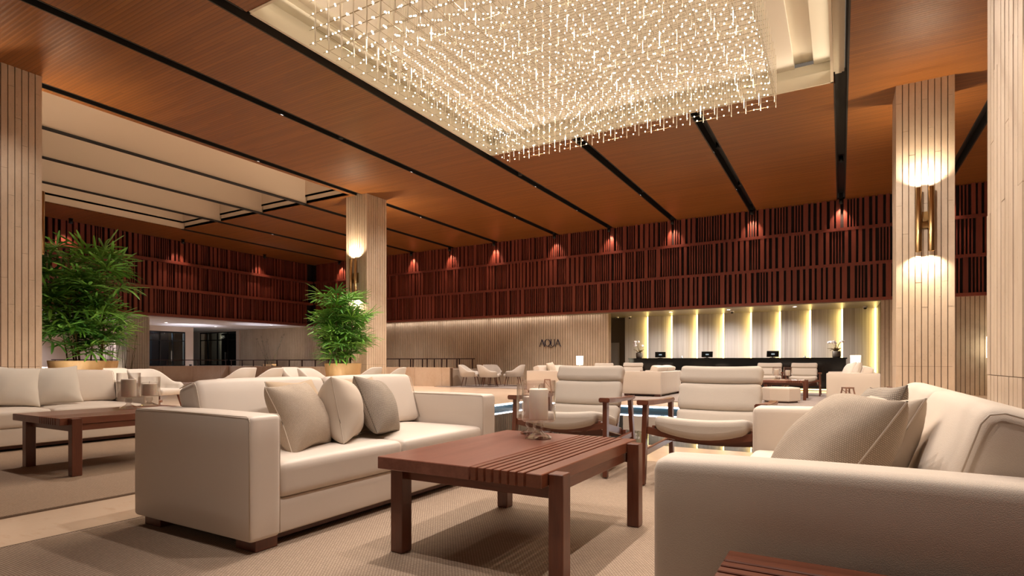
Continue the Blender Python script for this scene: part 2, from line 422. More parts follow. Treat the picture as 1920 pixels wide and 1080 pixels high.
# chandelier coffer
bm = bmesh.new(); T1 = HC + .42
for a in ((CX0, CX0 + .04, CY0, CY1), (CX1 - .04, CX1, CY0, CY1), (CX0, CX1, CY0, CY0 + .04), (CX0, CX1, CY1 - .04, CY1)): box(bm, *a, HC - .01, HC + .2)
for a in ((CX0 - .16, CX0 - .12, CY0 - .12, CY1 + .12), (CX1 + .12, CX1 + .16, CY0 - .12, CY1 + .12), (CX0 - .12, CX1 + .12, CY0 - .16, CY0 - .12), (CX0 - .12, CX1 + .12, CY1 + .12, CY1 + .16)): box(bm, *a, HC + .2, T1 + .02)
for a in ((CX0 - .16, CX0, CY0 - .1, CY1 + .1), (CX1, CX1 + .16, CY0 - .1, CY1 + .1), (CX0, CX1, CY0 - .16, CY0), (CX0, CX1, CY1, CY1 + .16)): box(bm, *a, HC + .19, HC + .21)
box(bm, CX0 - .16, CX1 + .16, CY0 - .16, CY1 + .16, T1 + .1, T1 + .16)
cof = struct('trim_9', bm, 'plaster', label='cream plaster coffer around the chandelier')
bm = bmesh.new(); box(bm, CX0 + .45, CX1 - .6, CY0 - .1, CY1 + .119, T1, T1 + .1); struct('ceiling_canopy', bm, 'panelcream', cof)
bm = bmesh.new(); box(bm, CX1 - .3, CX1 + .12, CY0 - .1, CY1 + .1, T1, T1 + .1); box(bm, CX0 - .12, CX0 + .12, CY0 - .1, CY1 + .1, T1, T1 + .1); struct('coffer_rim', bm, 'plaster', cof)
for (x, y, ax, ay, L) in ((CX0 - .06, 7.95, 1, 0, 6.0), (CX1 + .06, 7.95, -1, 0, 6.0), (-3.53, CY0 - .06, 0, 1, 6.8), (-3.53, CY1 + .06, 0, -1, 6.8)):
    struct('cove_lamp', boxbm(x - (.02 if ax else L / 2), x + (.02 if ax else L / 2), y - (.02 if ay else L / 2), y + (.02 if ay else L / 2), HC + .21, HC + .235), 'panelcream', cof)
    lamp('AREA', 'cove_light', (x, y, HC + .27), 13, (1, .86, .68), None, (x + ax * 1.6, y + ay * 1.6, HC + .36), sx=L, sy=.05).data.spread = R(110)
# ---- walls
WB = 19.3
ME_STRIP = unit_mesh('stone_strip', 'stone'); ME_STRIPG = unit_mesh('stone_strip_grey', 'stonegrey')
def flute_wall(name, x0, x1, z0, z1, y=WB, mat='stonewall', pitch=.1):
    w = struct(name, boxbm(x0, x1, y, y + .25, z0, z1), 'stonegap')
    bm = bmesh.new(); n = max(1, round((x1 - x0) / pitch)); p = (x1 - x0) / n
    for i in range(n): box(bm, x0 + i * p + .007, x0 + (i + 1) * p - .007, y - .02, y, z0, z1)
    new_obj('stone_strips', bm, mat, w, kind='stuff'); return w
ZS = 2.65
RX0, RX1 = -7.2, .98                                   # reception opening
flute_wall('wall_back', -28.4, RX0, 0, ZS)
flute_wall('wall_back_right', RX1, 6.0, 0, ZS)
struct('wall_back_upper', boxbm(-22.7, 8, WB + .02, WB + .3, ZS + .06, HC + .1), 'slatback')
struct('wall_right', boxbm(8, 8.2, -7, 23, 0, HC + .2), 'stonewall')
struct('wall_left_upper', boxbm(-22.95, -22.75, -2, WB + .3, ZS + .12, HC + .1), 'slatback')
struct('wall_front_left', boxbm(-34, -33.8, -7, 23, 0, HC), 'stonewall')
# slatted screens : three rows on each wall
ME_SLAT = unit_mesh('slat', 'slat')
def pattern(a, b, rg):
    x = a; out = []
    while x < b - .2:
        k = rg.random()
        if k < .55:
            w = rg.choice((.09, .11, .13)); out.append((x, x + w, .11)); x += w + rg.choice((.05, .065, .08))
        elif k < .82:
            n = rg.choice((3, 3, 4))
            for _ in range(n): out.append((x, x + .032, .07)); x += .032 + .044
            x += .02
        else:
            out.append((x, x + .07, .10)); x += .07 + rg.choice((.06, .09))
    return out
rows = [(2.65, 3.68), (3.68, 4.72), (4.72, HC)]
tn = 1
for ri, (z0, z1) in enumerate(rows):
    rg = random.Random(ri + 3)
    bm = boxbm(-22.3, 6, WB - .17, WB + .02, z0, z0 + .085)
    t = struct('trim_%d' % tn, bm, 'slat', label='mahogany slat screen on the back wall, %s row' % ('lowest', 'middle', 'topmost')[ri]); tn += 1
    for (a, b, dp) in pattern(-22.2, 3.6, rg):
        ubox('slat', ME_SLAT, t, a, b, WB - .05 - dp, WB - .05, z0 + .085, z1)
    bm = bmesh.new(); box(bm, -22.3, 6, WB - .03, WB + .015, z0 + .085, z1); new_obj('screen_backing', bm, 'slatback', t)
    rg = random.Random(ri + 13)
    bm = boxbm(-22.72, -22.53 + .17, 2.5, WB - .17, z0 - .02, z0 + .085)
    t = struct('trim_%d' % tn, bm, 'slat', label='mahogany slat screen on the left wall, %s row' % ('lowest', 'middle', 'topmost')[ri]); tn += 1
    for (a, b, dp) in pattern(4.5, WB - .2, rg):
        ubox('slat', ME_SLAT, t, -22.6, -22.6 + dp, a, b, z0 + .085, z1)
    bm = bmesh.new(); box(bm, -22.72, -22.64, 2.5, WB - .05, z0 + .085, z1); new_obj('screen_backing', bm, 'slatback', t)
# underside of the mezzanine and the terrace below it
bm = boxbm(-33.8, -22.6, 2.5, WB + 2.4, ZS - .02, ZS + .1); struct('ceiling_mezzanine', bm, 'soffit')
bm = boxbm(-33.8, -25.1, 2, WB + 2.3, 0, .68); struct('floor_terrace', bm, 'terracefloor')
bm = boxbm(-25.1, -12.15, 16.55, WB, 0, .62); struct('floor_ramp', bm, 'terracefloor')
par = struct('wall_terrace', boxbm(-25.1, -12.1, 16.45, 16.6, 0, .66), 'stonegap')
ME_SLAB = unit_mesh('stone_slab', 'parapet')
x = -24.95
while x < -12.2:
    w = min(1.25, -12.1 - x); ubox('stone_slab', ME_SLAB, par, x + .004, x + w - .004, 16.4, 16.45, 0, .67); x += w
ubox('coping', ME_SLAB, par, -25.1, -12.08, 16.4, 16.6, .67, .69)
par2 = struct('wall_terrace_left', boxbm(-25.12, -25.0, 3, 16.45, 0, .68), 'stonegap')
y = 3.0
while y < 16.3:
    w = min(1.3, 16.4 - y); ubox('stone_slab', ME_SLAB, par2, -25.0, -24.95, y + .004, y + w - .004, 0, .69); y += w
ubox('coping', ME_SLAB, par2, -25.15, -24.94, 3, 16.42, .69, .71)
# left lower wall, two glazed doors
bm = bmesh.new(); box(bm, -28.65, -28.4, 2, 14.55, .68, ZS); box(bm, -28.65, -28.4, 16.35, 16.75, .68, ZS); box(bm, -28.65, -28.4, 14.55, 16.35, 2.38, ZS)
struct('wall_left', bm, 'coffer')
bm = bmesh.new(); box(bm, -33.8, -31.95, 19.2, 19.5, .68, ZS); box(bm, -28.55, -28.3, 19.2, 19.5, .68, ZS); box(bm, -31.95, -28.55, 19.2, 19.5, 2.56, ZS)
struct('wall_alcove', bm, 'coffer')
struct('wall_vestibule', boxbm(-33.7, -30.9, 13, 16.9, .68, ZS), 'door_in')
struct('wall_vestibule_back', boxbm(-33.8, -26, 21.2, 21.5, .68, ZS), 'door_in')
def glazed(name, label, plane, p, a, b, z0, z1, mull, handle):
    """plane 'X': door lies in X=p, spans Y a..b;  'Y': lies in Y=p, spans X a..b"""
    def bx(bm, s0, s1, d0, d1, q0, q1):
        if plane == 'X': box(bm, p + d0, p + d1, s0, s1, q0, q1)
        else: box(bm, s0, s1, p + d0, p + d1, q0, q1)
    d = bpy.data.objects.new(name, None); COL.objects.link(d); d['kind'] = 'structure'; d['label'] = label
    bm = bmesh.new()
    bx(bm, a, b, -.03, .03, z1 - .07, z1); bx(bm, a, b, -.03, .03, z0, z0 + .05)
    xs = [a] + mull + [b]
    for m in xs: bx(bm, m - .03, m + .03, -.03, .03, z0 + .05, z1 - .07)
    bx(bm, a, b, -.025, .025, z1 - .48, z1 - .43)
    struct('door_frame', bm, 'blackmetal', d)
    for m, n in zip(xs, xs[1:]):
        bm = bmesh.new(); bx(bm, m + .03, n - .03, -.006, .006, z0 + .05, z1 - .48); struct('pane', bm, 'doorglass', d)
        bm = bmesh.new(); bx(bm, m + .03, n - .03, -.006, .006, z1 - .43, z1 - .07); struct('pane', bm, 'doorglass', d)
    bm = bmesh.new(); s = -1 if plane == 'Y' else 1
    bx(bm, handle - .02, handle + .02, *(sorted((s * .05, s * .09))), z0 + .25, z0 + .75)
    bx(bm, handle - .015, handle + .015, *(sorted((s * .03, s * .05))), z0 + .3, z0 + .34); bx(bm, handle - .015, handle + .015, *(sorted((s * .03, s * .05))), z0 + .66, z0 + .7)
    struct('door_handle', bm, 'steel', d)
    return d
glazed('door_1', 'black framed glass door beside the grey column', 'X', -28.45, 14.55, 16.35, .68, 2.38, [15.15, 15.75], 15.65)
glazed('door_2', 'black framed glass doors beside the stone wall', 'Y', 19.25, -31.95, -28.55, .68, 2.56, [-31.2, -30.3, -29.35], -29.5)
lamp('POINT', 'added_vestibule_fill', (-29.4, 15.4, 2.2), 14, (.6, .8, 1), None, None, .1); lamp('POINT', 'added_alcove_fill', (-30.4, 19.6, 2.3), 10, WARM2, None, None, .1)  # added lamps that brighten the view through the door glass
struct('wall_pale_reflection', boxbm(-31.9, -31.1, 19.9, 20.0, .7, 2.55), 'pale_reflection')  # panel standing in for the pale reflection in the left pane
bm = bmesh.new()
for yy in (14.9, 15.3, 15.9): box(bm, -30.9, -30.86, yy, yy + .12, .8, 2.2)
struct('wall_blue_reflection', bm, 'blue_reflection')  # blue strips stand in for reflections in the door glass
# reception recess
struct('ceiling_recess', boxbm(-8.8, RX1, WB - .17, 21.8, ZS - .03, ZS), 'recessceil')
bm = bmesh.new(); box(bm, -8.8, RX1, 21.62, 21.8, 0, ZS - .03); box(bm, -8.8, -8.65, WB + .25, 21.62, 0, ZS - .03); box(bm, RX1, RX1 + .1, WB + .25, 21.62, 0, ZS - .03)
wr = struct('wall_recess', bm, 'recessdark')
struct('door_3', bbox(-8.05, -7.6, 21.57, 21.62, 0, 1.65, .005), 'steel', None, False, 'pale steel door in the dark corner of the reception recess')
PB = 21.3; xs0 = -7.28; pit = .917
for i in range(9):
    a = xs0 + i * pit; b = a + pit; bm = bmesh.new()
    vs = [(a + .005, PB), (b, PB + .12), (b, PB + .16), (a + .005, PB + .04)]
    lo = [bm.verts.new((x, y, 0)) for x, y in vs]; hi = [bm.verts.new((x, y, ZS - .03)) for x, y in vs]
    bm.faces.new(lo[::-1]); bm.faces.new(hi)
    for k in range(4): bm.faces.new((lo[k], lo[(k + 1) % 4], hi[(k + 1) % 4], hi[k]))
    struct('stone_panel', bm, 'onyx', wr)
    struct('light_strip', boxbm(b - .05, b - .005, PB + .045, PB + .085, .02, ZS - .04), 'led_yellow', wr)
    lamp('AREA', 'led_light', (b - .055, PB + .01, 1.3), 6.5, (1, .72, .2), None, (b - .5, PB + .12, 1.3), sx=.03, sy=2.5)
# columns
COLS = [(-11.95, 12.15, 'fluted stone column behind the hanging palm', 1), (1.22, 12.15, 'fluted stone column with twin brass tubes, left of the edge column', 1),
        (-11.9, 3.83, 'fluted stone column beside the tall palm', 1), (1.2, 4.2, 'pale pink fluted column close to the sofa back', 1),
        (-23.6, 11.56, 'grey fluted column under the mezzanine', 0)]
def column(cx, cy, label, tall):
    h = .4; z1 = HC + .05 if tall else ZS
    c = struct('column', boxbm(cx - h + .02, cx + h - .02, cy - h + .02, cy + h - .02, 0, z1), 'stonegap', None, False, label)
    me = ME_STRIP if tall else ME_STRIPG; n = 9; p = .8 / n; g = .006
    rg = random.Random(int(cx * 10))
    vis = {'S': 1, 'E': cx < 0, 'W': cx > 0}
    rest = bmesh.new()
    for side in 'SEWN':
        for i in range(n):
            a, b = -h + i * p + (g if i else 0), -h + (i + 1) * p - (g if i < n - 1 else 0)
            z = 0; zs = [0]
            if vis.get(side):
                zs.append(.82)
                off = (i * 7 % 4) * .42
                while zs[-1] < z1 - 1.9: zs.append(zs[-1] + (1.0 + off if len(zs) == 2 else 1.75))
            zs.append(z1)
            for q0, q1 in zip(zs, zs[1:]):
                dd = rg.random() * .004; q1 -= .004
                if side == 'S': bb = (cx + a, cx + b, cy - h - dd, cy - h + .025, q0, q1)
                elif side == 'N': bb = (cx + a, cx + b, cy + h - .025, cy + h + dd, q0, q1)
                elif side == 'E': bb = (cx + h - .025, cx + h + dd, cy + a, cy + b, q0, q1)
                else: bb = (cx - h - dd, cx - h + .025, cy + a, cy + b, q0, q1)
                if vis.get(side): ubox('stone_strip', me, c, *bb)
                else: box(rest, *bb)
    new_obj('stone_cladding', rest, 'stone' if tall else 'stonegrey', c, kind='stuff')
    return c
for a in COLS: column(*a)
# ================================================================== LAMPS OF THE BUILDING AND ADDED SPOTS
def sconce(x, y, sgn, label, e=95):
    """two brass tubes on a back plate, lit at both ends"""
    s = empty('wall_sconce', label, 'sconce', (x, y, 2.74), 0, None)
    z0, z1 = 0, 1.07; d = sgn * .11
    for k in (-.087, .087):
        bm = bmesh.new(); lathe([(.045, z0), (.045, z1), (.038, z1), (.038, z1 - .05), (0, z1 - .05)], 20, bm, (k, d, 0))
        lathe([(0, z0 + .05), (.038, z0 + .05), (.038, z0), (.045, z0)], 20, bm, (k, d, 0))
        tb = new_obj('brass_tube', bm, 'gold', s, True)
        new_obj('lens', lathe([(.036, z1 - .045), (0, z1 - .04)], 16, None, (k, d, 0)), 'sconceglow', tb)
        new_obj('lens', lathe([(0, z0 + .04), (.036, z0 + .045)], 16, None, (k, d, 0)), 'sconceglow', tb)
        for zz, dz in ((z1 - .03, 1), (z0 + .03, -1)):
            lamp('SPOT', 'sconce_light', (k, d, zz), e * (1.0 if dz > 0 else .75), WARM2, s, (k, d, zz + dz), .03, 125, .6)
    bm = bmesh.new(); box(bm, -.11, .11, min(0, d * .2), max(0, d * .2), .4, .68); box(bm, -.03, .03, min(0, d), max(0, d), .5, .56)
    new_obj('back_plate', bm, 'gold', s)
for cx, cy, _, tall in COLS:
    if not tall: continue
    nm = {(-11.95): 'the middle column', 1.22: 'the right column', (-11.9): 'the near left column', 1.2: 'the near right column'}[cx]
    sconce(cx - .01, cy - .405, -1, 'twin brass tube sconce on the front of %s' % nm)
    sconce(cx - .01, cy + .405, 1, 'twin brass tube sconce on the far side of %s' % nm)
def wallspot(x, y, dirv, label, e=26):
    f = empty('ceiling_spotlight', label, 'spotlight', (x, y, HC), 0, None)
    bm = bmesh.new(); box(bm, -.05, .05, -.05, .05, -.03, .14); new_obj('bracket', bm, 'blackmetal', f)
    bm = bmesh.new(); lathe([(0, -.04), (.055, -.04), (.06, -.17), (.05, -.17), (.045, -.14), (0, -.14)], 14, bm); new_obj('lamp_head', bm, 'blackmetal', f, True)
    bm = bmesh.new(); lathe([(0, -.148), (.044, -.146)], 12, bm); new_obj('lens', bm, 'spotglow', f)
    dx, dy = dirv
    lamp('SPOT', 'spot_light', (0, 0, -.19), e * 2.6, (1, .58, .40), f, (dx * .35, dy * .35, -1.2), .03, 75, .7)
names = ['nearest the right column', 'second from the right column', 'third from the right column', 'fourth from the right column', 'fifth from the right column', 'sixth from the right column', 'seventh from the right column', 'eighth from it, by the middle column']
for i, x in enumerate(SL[2:10]):
    wallspot(x, WB - .32, (0, 1), 'small black spotlight over the back slat screen, %s' % names[i], 26)
wallspot(2.4, WB - .32, (0, 1), 'small black ceiling spotlight over the back slat screen, between the two right columns', 26)
wallspot(-20.4, WB - .32, (0, 1), 'small black ceiling spotlight in the far corner of the slat screens', 26)
for i, (y, e, nm) in enumerate(((8.9, 30, 'beside the palm'), (12.6, 22, 'halfway along'), (16.2, 22, 'near the corner'))):
    wallspot(-22.05, y, (-1, 0), 'small black ceiling spotlight over the left slat screen, %s' % nm, e)
for i, ((x, y), aim) in enumerate(KEYS):  # unseen spots added in the slots as key light on the near seating
    bm = bmesh.new(); lathe([(0, .15), (.05, .15), (.055, .06), (.045, .06), (.04, .1), (0, .1)], 14, bm, (x, y, HC + .04)); new_obj('added_spotlight', bm, 'blackmetal', ceiling, True)
    lamp('SPOT', 'added_key_light', (x, y, HC + .07), KEY, (1, .885, .79), None, aim, .03, 66, .5)
GEN = [(-2.4, 13.4, 150), (-4.85, 15.8, 150), (0, 15.8, 150), (2.4, 13.4, 130), (-7.07, 13.6, 150), (-9.2, 16.2, 170), (-11.85, 14.6, 170), (-9.2, 7.2, 170), (-11.85, 8.6, 170), (-9.2, 11.0, 150), (-14.0, 14.2, 170), (-16.05, 16.0, 170), (-7.07, 16.4, 130), (-2.4, 16.6, 130), (2.4, 6.5, 130), (-18.25, 13.8, 170)]
for i, (x, y, e) in enumerate(GEN):  # unseen slot spots added to brighten the rest of the lobby
    e *= 2.8
    new_obj('added_downlight', lathe([(0, .2), (.05, .2), (.05, .075), (.042, .075), (.04, .12), (0, .12)], 12, None, (x, y, HC)), 'blackmetal', ceiling, True)
    lamp('SPOT', 'added_slot_fill', (x, y, HC + .1), e * 1.25, (1, .86, .75), None, (x, y, 0), 0, 88, .5)
for a, b, e in (((0, 8.2, HC + .02), (1.2, 11.6, 2.2), 520), ((-2.4, 6.4, HC + .02), (1.0, 4.3, 1.8), 300), ((-7.07, 12.6, HC + .02), (-11.5, 12.2, 2.0), 360), ((-9.2, 2.6, HC + .02), (-11.5, 3.9, 2.4), 170), ((-9.2, 8.6, HC + .02), (-11.6, 10.8, 2.0), 130)):  # unseen spots added to brighten the columns
    new_obj('added_spotlight', lathe([(0, .2), (.05, .2), (.05, .0), (0, .0)], 12, None, (a[0], a[1], HC)), 'blackmetal', ceiling, True)
    lamp('SPOT', 'added_column_fill', (a[0], a[1], HC - .012), e, (1, .87, .74), None, b, 0, 60, .7)
WX = [-21, -18.5, -16, -13.5, -11, -8.6]
for x in WX: lamp('AREA', 'added_wall_wash', (x, WB - .12, ZS - .03), 4, (1, .86, .76), None, (x, WB - .02, 1.2), sx=2.4, sy=.06)  # unseen wash lights added to brighten the lower back wall
# downlights
def downlight(x, y, z, label, e, col, grp, ang=110):
    d = empty('downlight', label, 'downlight', (x, y, z), 0, grp)
    bm = lathe([(.075, 0), (.075, -.012), (.055, -.012), (.055, 0)], 16, None, closed=True); new_obj('trim_ring', bm, 'soffit', d)
    bm = lathe([(0, -.006), (.055, -.006)], 16); new_obj('lens', bm, 'downglow', d)
    lamp('SPOT', 'down_light', (0, 0, -.03), e, col, d, (0, 0, -1), .05, ang, .6)
for x, y, nm in ((-25.8, 14.0, 'first of three, nearest the railing'), (-26.2, 15.4, 'second of three'), (-26.6, 16.8, 'third of three, nearest the doors'), (-27.6, 13.2, 'beside the grey column'), (-23.2, 17.4, 'by the stone back wall'),
                 (-25.5, 8.0, 'added to brighten the soffit behind the tall palm'), (-27.5, 9.6, 'between palm and grey column')):
    downlight(x, y, ZS - .02, 'round white downlight in the mezzanine soffit, %s' % nm, 130, COOL, None)
for x, nm in ((-5.1, 'nearest the flowers on the dark corner side'), (-3.2, 'over the middle of the counter'), (-1.25, 'nearest the right end')):
    downlight(x, 19.75, ZS - .03, 'small round downlight above the black reception counter, %s' % nm, 260, (1, .93, .88), None, 165)
# ================================================================== CHANDELIER
chn = empty('chandelier', 'huge square chandelier of hanging frosted rods and tiny glowing bulbs', 'chandelier', (-3.55, 7.9, T1))
N = 23; HW = 2.6; g = 2 * HW / (N - 1); ZB = -.86
bm = bmesh.new(); lathe([(0, ZB - .02), (.0075, ZB - .02), (.0075, 0), (0, 0)], 5, bm); mer = bpy.data.meshes.new('rod'); bm.to_mesh(mer); bm.free(); mer.materials.append(M['rod'])
rods = [(-HW + i * g, -HW + j * g) for i in range(N) for j in range(N)]
rods.sort(key=lambda p: ((p[0] - 3.55) * -.502 + (p[1] + 7.9) * .865 < 7.0, math.hypot(p[0] - 3.55, p[1] + 7.9)))
rest = bmesh.new()
for k, (a, b) in enumerate(rods):
    if k < 300: inst('rod', mer, chn, (a, b, 0))
    else: lathe([(0, ZB - .02), (.0075, ZB - .02), (.0075, 0), (0, 0)], 5, rest, (a, b, 0))
new_obj('rods', rest, 'rod', chn, kind='stuff')
bm = bmesh.new(); bw = bmesh.new(); lev = [ZB + .03, ZB + .225, ZB + .42, ZB + .615]
tmp = bmesh.new(); bmesh.ops.create_icosphere(tmp, subdivisions=1, radius=.0125); IV = [v.co.copy() for v in tmp.verts]; IF = [[v.index for v in f.verts] for f in tmp.faces]; tmp.free()
for li, z in enumerate(lev):
    for j in range(N):
        y = -HW + j * g + .0
        beam(bw, (-HW - .12, y, z - .012), (HW + .02, y, z - .012), .003, .003)
        if li in (0, 1): beam(bw, (-HW + j * g, -HW, z - .012), (-HW + j * g, HW, z - .012), .003, .003)
        for i in range(N):
            x = -HW + i * g + (-.5 if 1 else 0) * g + rnd.uniform(-.012, .012)
            if i == 0: x = -HW - .05
            zz = z + rnd.uniform(-.01, .01); yy = y + rnd.uniform(-.012, .012)
            vs = [bm.verts.new((c.x + x, c.y + yy, c.z + zz)) for c in IV]
            for f in IF: bm.faces.new([vs[q] for q in f])
new_obj('bulbs', bm, 'bulb', chn, True, 'stuff'); new_obj('wire_grid', bw, 'wire', chn, kind='stuff')
for i in range(6):
    for j in range(6):
        q = (-HW + .115 + (i + .5) * 2 * HW / 6, -HW + .115 + (j + .5) * 2 * HW / 6, ZB + .2); lamp('SPOT', 'bulb_light', q, 42, (1, .84, .67), chn, (q[0], q[1], -9), .02, 150, .35)
# ================================================================== RUGS
def rug(label, x0, x1, y0, y1, mat):
    r = new_obj('rug', boxbm(x0, x1, y0, y1, 0, .012), mat); tag(r, label, 'rug')
    bm = bmesh.new(); e = .018
    for a in ((x0 - e, x0, y0 - e, y1 + e), (x1, x1 + e, y0 - e, y1 + e), (x0, x1, y0 - e, y0), (x0, x1, y1, y1 + e)): box(bm, *a, 0, .011)
    new_obj('binding', bm, 'rugedge', r); return r
FZ = .013
rug('woven beige rug under the near sofas and wooden coffee table', -3.46, .75, -1.2, 4.98, 'rug')
rug('tan rug under the far left sofa and its coffee table', -8.6, -4.16, -1.0, 5.0, 'rug2')
rug('pale rug under the second seating group beyond the pool', -5.6, 1.4, 12.75, 18.2, 'rug3')
rug('thin rug under the tub chairs against the back stone wall', -12.6, -8.6, 16.2, 18.9, 'rug3')
# ================================================================== SOFAS
def make_sofa(label, fab='cream', group=None):
    s = empty('sofa', label, 'sofa', (0, 0, 0), 0, group); L = 1.055; aw = .165
    for sg in (-1, 1):
        cy = sg * (L - aw / 2)
        a = new_obj('arm', rbox(0, cy, .345, .5, aw / 2, .29, .022 if fab == 'cream' else .034, 5, lambda w: Vector((w.x, w.y * (1 + .02 * (1 - (w.z / .29) ** 2)), w.z + (.006 * (1 - (w.x / .5) ** 2) if w.z > .25 else 0)))), fab, s, True)
        for yy in ((sg * (L - .002), sg * (L - aw + .002)) if fab == 'cream' else ()):
            bm = bmesh.new(); tube(bm, [(.492, yy, .07), (.492, yy, .61), (.485, yy, .628), (.47, yy, .634), (-.47, yy, .634)], .0022, 5)
            new_obj('piping', bm, 'seam', a, True)
    new_obj('base', rbox(-.01, 0, .14, .485, L - aw - .001, .085, .012, 4), fab, s, True)
    new_obj('back_panel', rbox(-.44, 0, .345, .06, L - aw - .001, .285, .02, 4), fab, s, True)
    hw = (L - aw) / 2
    for sg in (-1, 1):
        cy = sg * hw
        def puff(w, hx=.435, hy=hw - .003):
            k = max(0, 1 - (w.x / hx) ** 4) * max(0, 1 - (w.y / hy) ** 4)
            return Vector((w.x, w.y, w.z + (.022 * k if w.z > 0 else 0)))
        c = new_obj('seat_cushion', rbox(.055, cy, .3125, .437, hw - .003, .0875, .035, 6, puff), fab, s, True)
        def lean(w, hy=hw - .003):
            k = max(0, 1 - (w.y / hy) ** 4)
            z = w.z + (.012 * k if w.z > .1 else 0)
            x = w.x + (.018 * k * max(0, 1 - (w.z / .188) ** 2) if w.x > 0 else 0)
            t = R(-17); return Vector((x * math.cos(t) + z * math.sin(t), w.y, -x * math.sin(t) + z * math.cos(t)))
        b = new_obj('back_cushion', rbox(-.25, cy, .582, .10, hw - .003, .188, .04, 6, lean), fab, s, True)
        for e in (-1, 1):
            bm = bmesh.new(); yy = cy + e * (hw - .004)
            pts = []
            for (x, z) in ((.094, -.17), (.094, .143), (.085, .168), (.06, .18), (-.06, .18)):
                t = R(-17); pts.append((-.25 + x * math.cos(t) + z * math.sin(t), yy, .582 - x * math.sin(t) + z * math.cos(t)))
            tube(bm, pts, .0025, 5)
            new_obj('piping', bm, 'seam', b, True)
    bm = bbox(-.43, .43, -L + .10, L - .10, .02, .06, .003, 1); new_obj('plinth', bm, 'darkwood', s)
    for x in (-.4, .4):
        for y in (-.95, .95): new_obj('foot', bbox(x - .075, x + .075, y - .06, y + .06, 0, .058, .003, 1), 'wood_leg', s)
    return s
sofa1 = make_sofa('cream three seat sofa with three scatter cushions facing the slatted table')
sofa1.location = (-2.82, 2.685, FZ)
sofa3 = copy_tree(sofa1, (-7.55, 2.69, FZ), 0, 'cream sofa at the far left with two pale cushions')
sofa2 = make_sofa('cream linen sofa nearest the camera with a large woven cushion', 'cream_linen')
sofa2.location = (.07, 2.52, FZ); sofa2.rotation_euler = (0, 0, math.pi)
SG = 'sofas beyond the pool'
copy_tree(sofa1, (-4.42, 15.27, FZ), math.pi, 'cream sofa seen end on between the two lounge chair backs, beyond the pool', SG)
copy_tree(sofa1, (.22, 15.25, FZ), math.pi, 'cream sofa end beside the right column with two white pillows on it', SG)
copy_tree(sofa1, (-7.45, 15.6, 0), 0, 'cream sofa end in front of the fluted wall below the AQUA letters', SG)
# ---- throw pillows
def pillow_mesh(name, w, h, t, mat, seed):
    rg = random.Random(seed); n = 22; bm = bmesh.new(); V = {}
    ph = [rg.uniform(0, 6.28) for _ in range(6)]
    for sd in (1, -1):
        for i in range(n + 1):
            for j in range(n + 1):
                u, v = -1 + 2 * i / n, -1 + 2 * j / n
                edge = i in (0, n) or j in (0, n)
                if sd < 0 and edge: continue
                # ease towards the edges
                uu, vv = math.sin(u * math.pi / 2), math.sin(v * math.pi / 2)
                x = w / 2 * uu * (1 - .075 * (1 - vv * vv)); z = h / 2 * vv * (1 - .075 * (1 - uu * uu))
                k = max(0, (1 - uu ** 2)) ** .5 * max(0, (1 - vv ** 2)) ** .5
                th = t / 2 * k ** .8 * 1.12
                r = math.hypot(uu, vv)
                th += (.008 * math.sin(9 * math.atan2(vv, uu) + ph[0]) * max(0, r - .45) + .006 * math.sin(5 * uu + ph[1] + 3 * vv)) * k
                V[(sd, i, j)] = bm.verts.new((x + .004 * math.sin(4 * vv + ph[2]), sd * th, z + .004 * math.sin(4 * uu + ph[3])))
    def g_(sd, i, j): return V[(sd, i, j)] if (sd, i, j) in V else V[(1, i, j)]
    for sd in (1, -1):
        for i in range(n):
            for j in range(n):
                f = [g_(sd, i, j), g_(sd, i + 1, j), g_(sd, i + 1, j + 1), g_(sd, i, j + 1)]
                if sd > 0: f.reverse()
                try: bm.faces.new(f)
                except ValueError: pass
    pts = [Vector(V[(1, i, 0)].co) for i in range(n + 1)] + [Vector(V[(1, n, j)].co) for j in range(1, n + 1)] + [Vector(V[(1, i, n)].co) for i in range(n - 1, -1, -1)] + [Vector(V[(1, 0, j)].co) for j in range(n - 1, -1, -1)]
    uv = bm.loops.layers.uv.new('weave'); mid = n // 2
    SU = [0]; SV = [0]
    for i in range(n):
        SU.append(SU[-1] + (V[(1, i + 1, mid)].co - V[(1, i, mid)].co).length); SV.append(SV[-1] + (V[(1, mid, i + 1)].co - V[(1, mid, i)].co).length)
    idx = {v: (i, j) for (sd, i, j), v in V.items()}
    for f in bm.faces:
        for l in f.loops: i, j = idx[l.vert]; l[uv].uv = (SU[i], SV[j])
    o = new_obj('cushion', bm, mat, None, True)
    b2 = bmesh.new(); tube(b2, pts, .0032, 5, False); new_obj('piping', b2, 'seam' if mat != 'pillow_dark' else 'pillow_dark', o, True)
    return o
def pillow(label, loc, az, leanv, roll, w, h, t, mat, seed, grp=None):
    """az: azimuth (deg) of the front normal, leanv: backward lean, roll about the normal"""
    o = pillow_mesh('cushion', w, h, t, mat, seed); tag(o, label, 'cushion', grp)
    m = Matrix.Rotation(R(az - 90), 4, 'Z') @ Matrix.Rotation(R(leanv), 4, 'X') @ Matrix.Rotation(R(roll), 4, 'Y')
    o.rotation_euler = m.to_euler(); o.location = loc
    low = min((m @ Vector(c))[2] for c in [v.co for v in o.data.vertices]); o.location.z = loc[2] - low
    return o
SZ = .425 + FZ
pillow('speckled beige scatter cushion nearest the left arm of the middle sofa', (-2.60, 2.13, SZ - .03), 17, 24, 2, .37, .39, .21, 'pillow_weave', 1)
pillow('plain pale linen scatter cushion standing edge on between two patterned ones', (-2.62, 2.45, SZ - .035), 42, 11, -5, .39, .39, .24, 'pillow_plain', 2)
pillow('dark dotted scatter cushion furthest along the middle sofa', (-2.63, 2.77, SZ - .03), 26, 25, -7, .40, .39, .20, 'pillow_dark', 3)
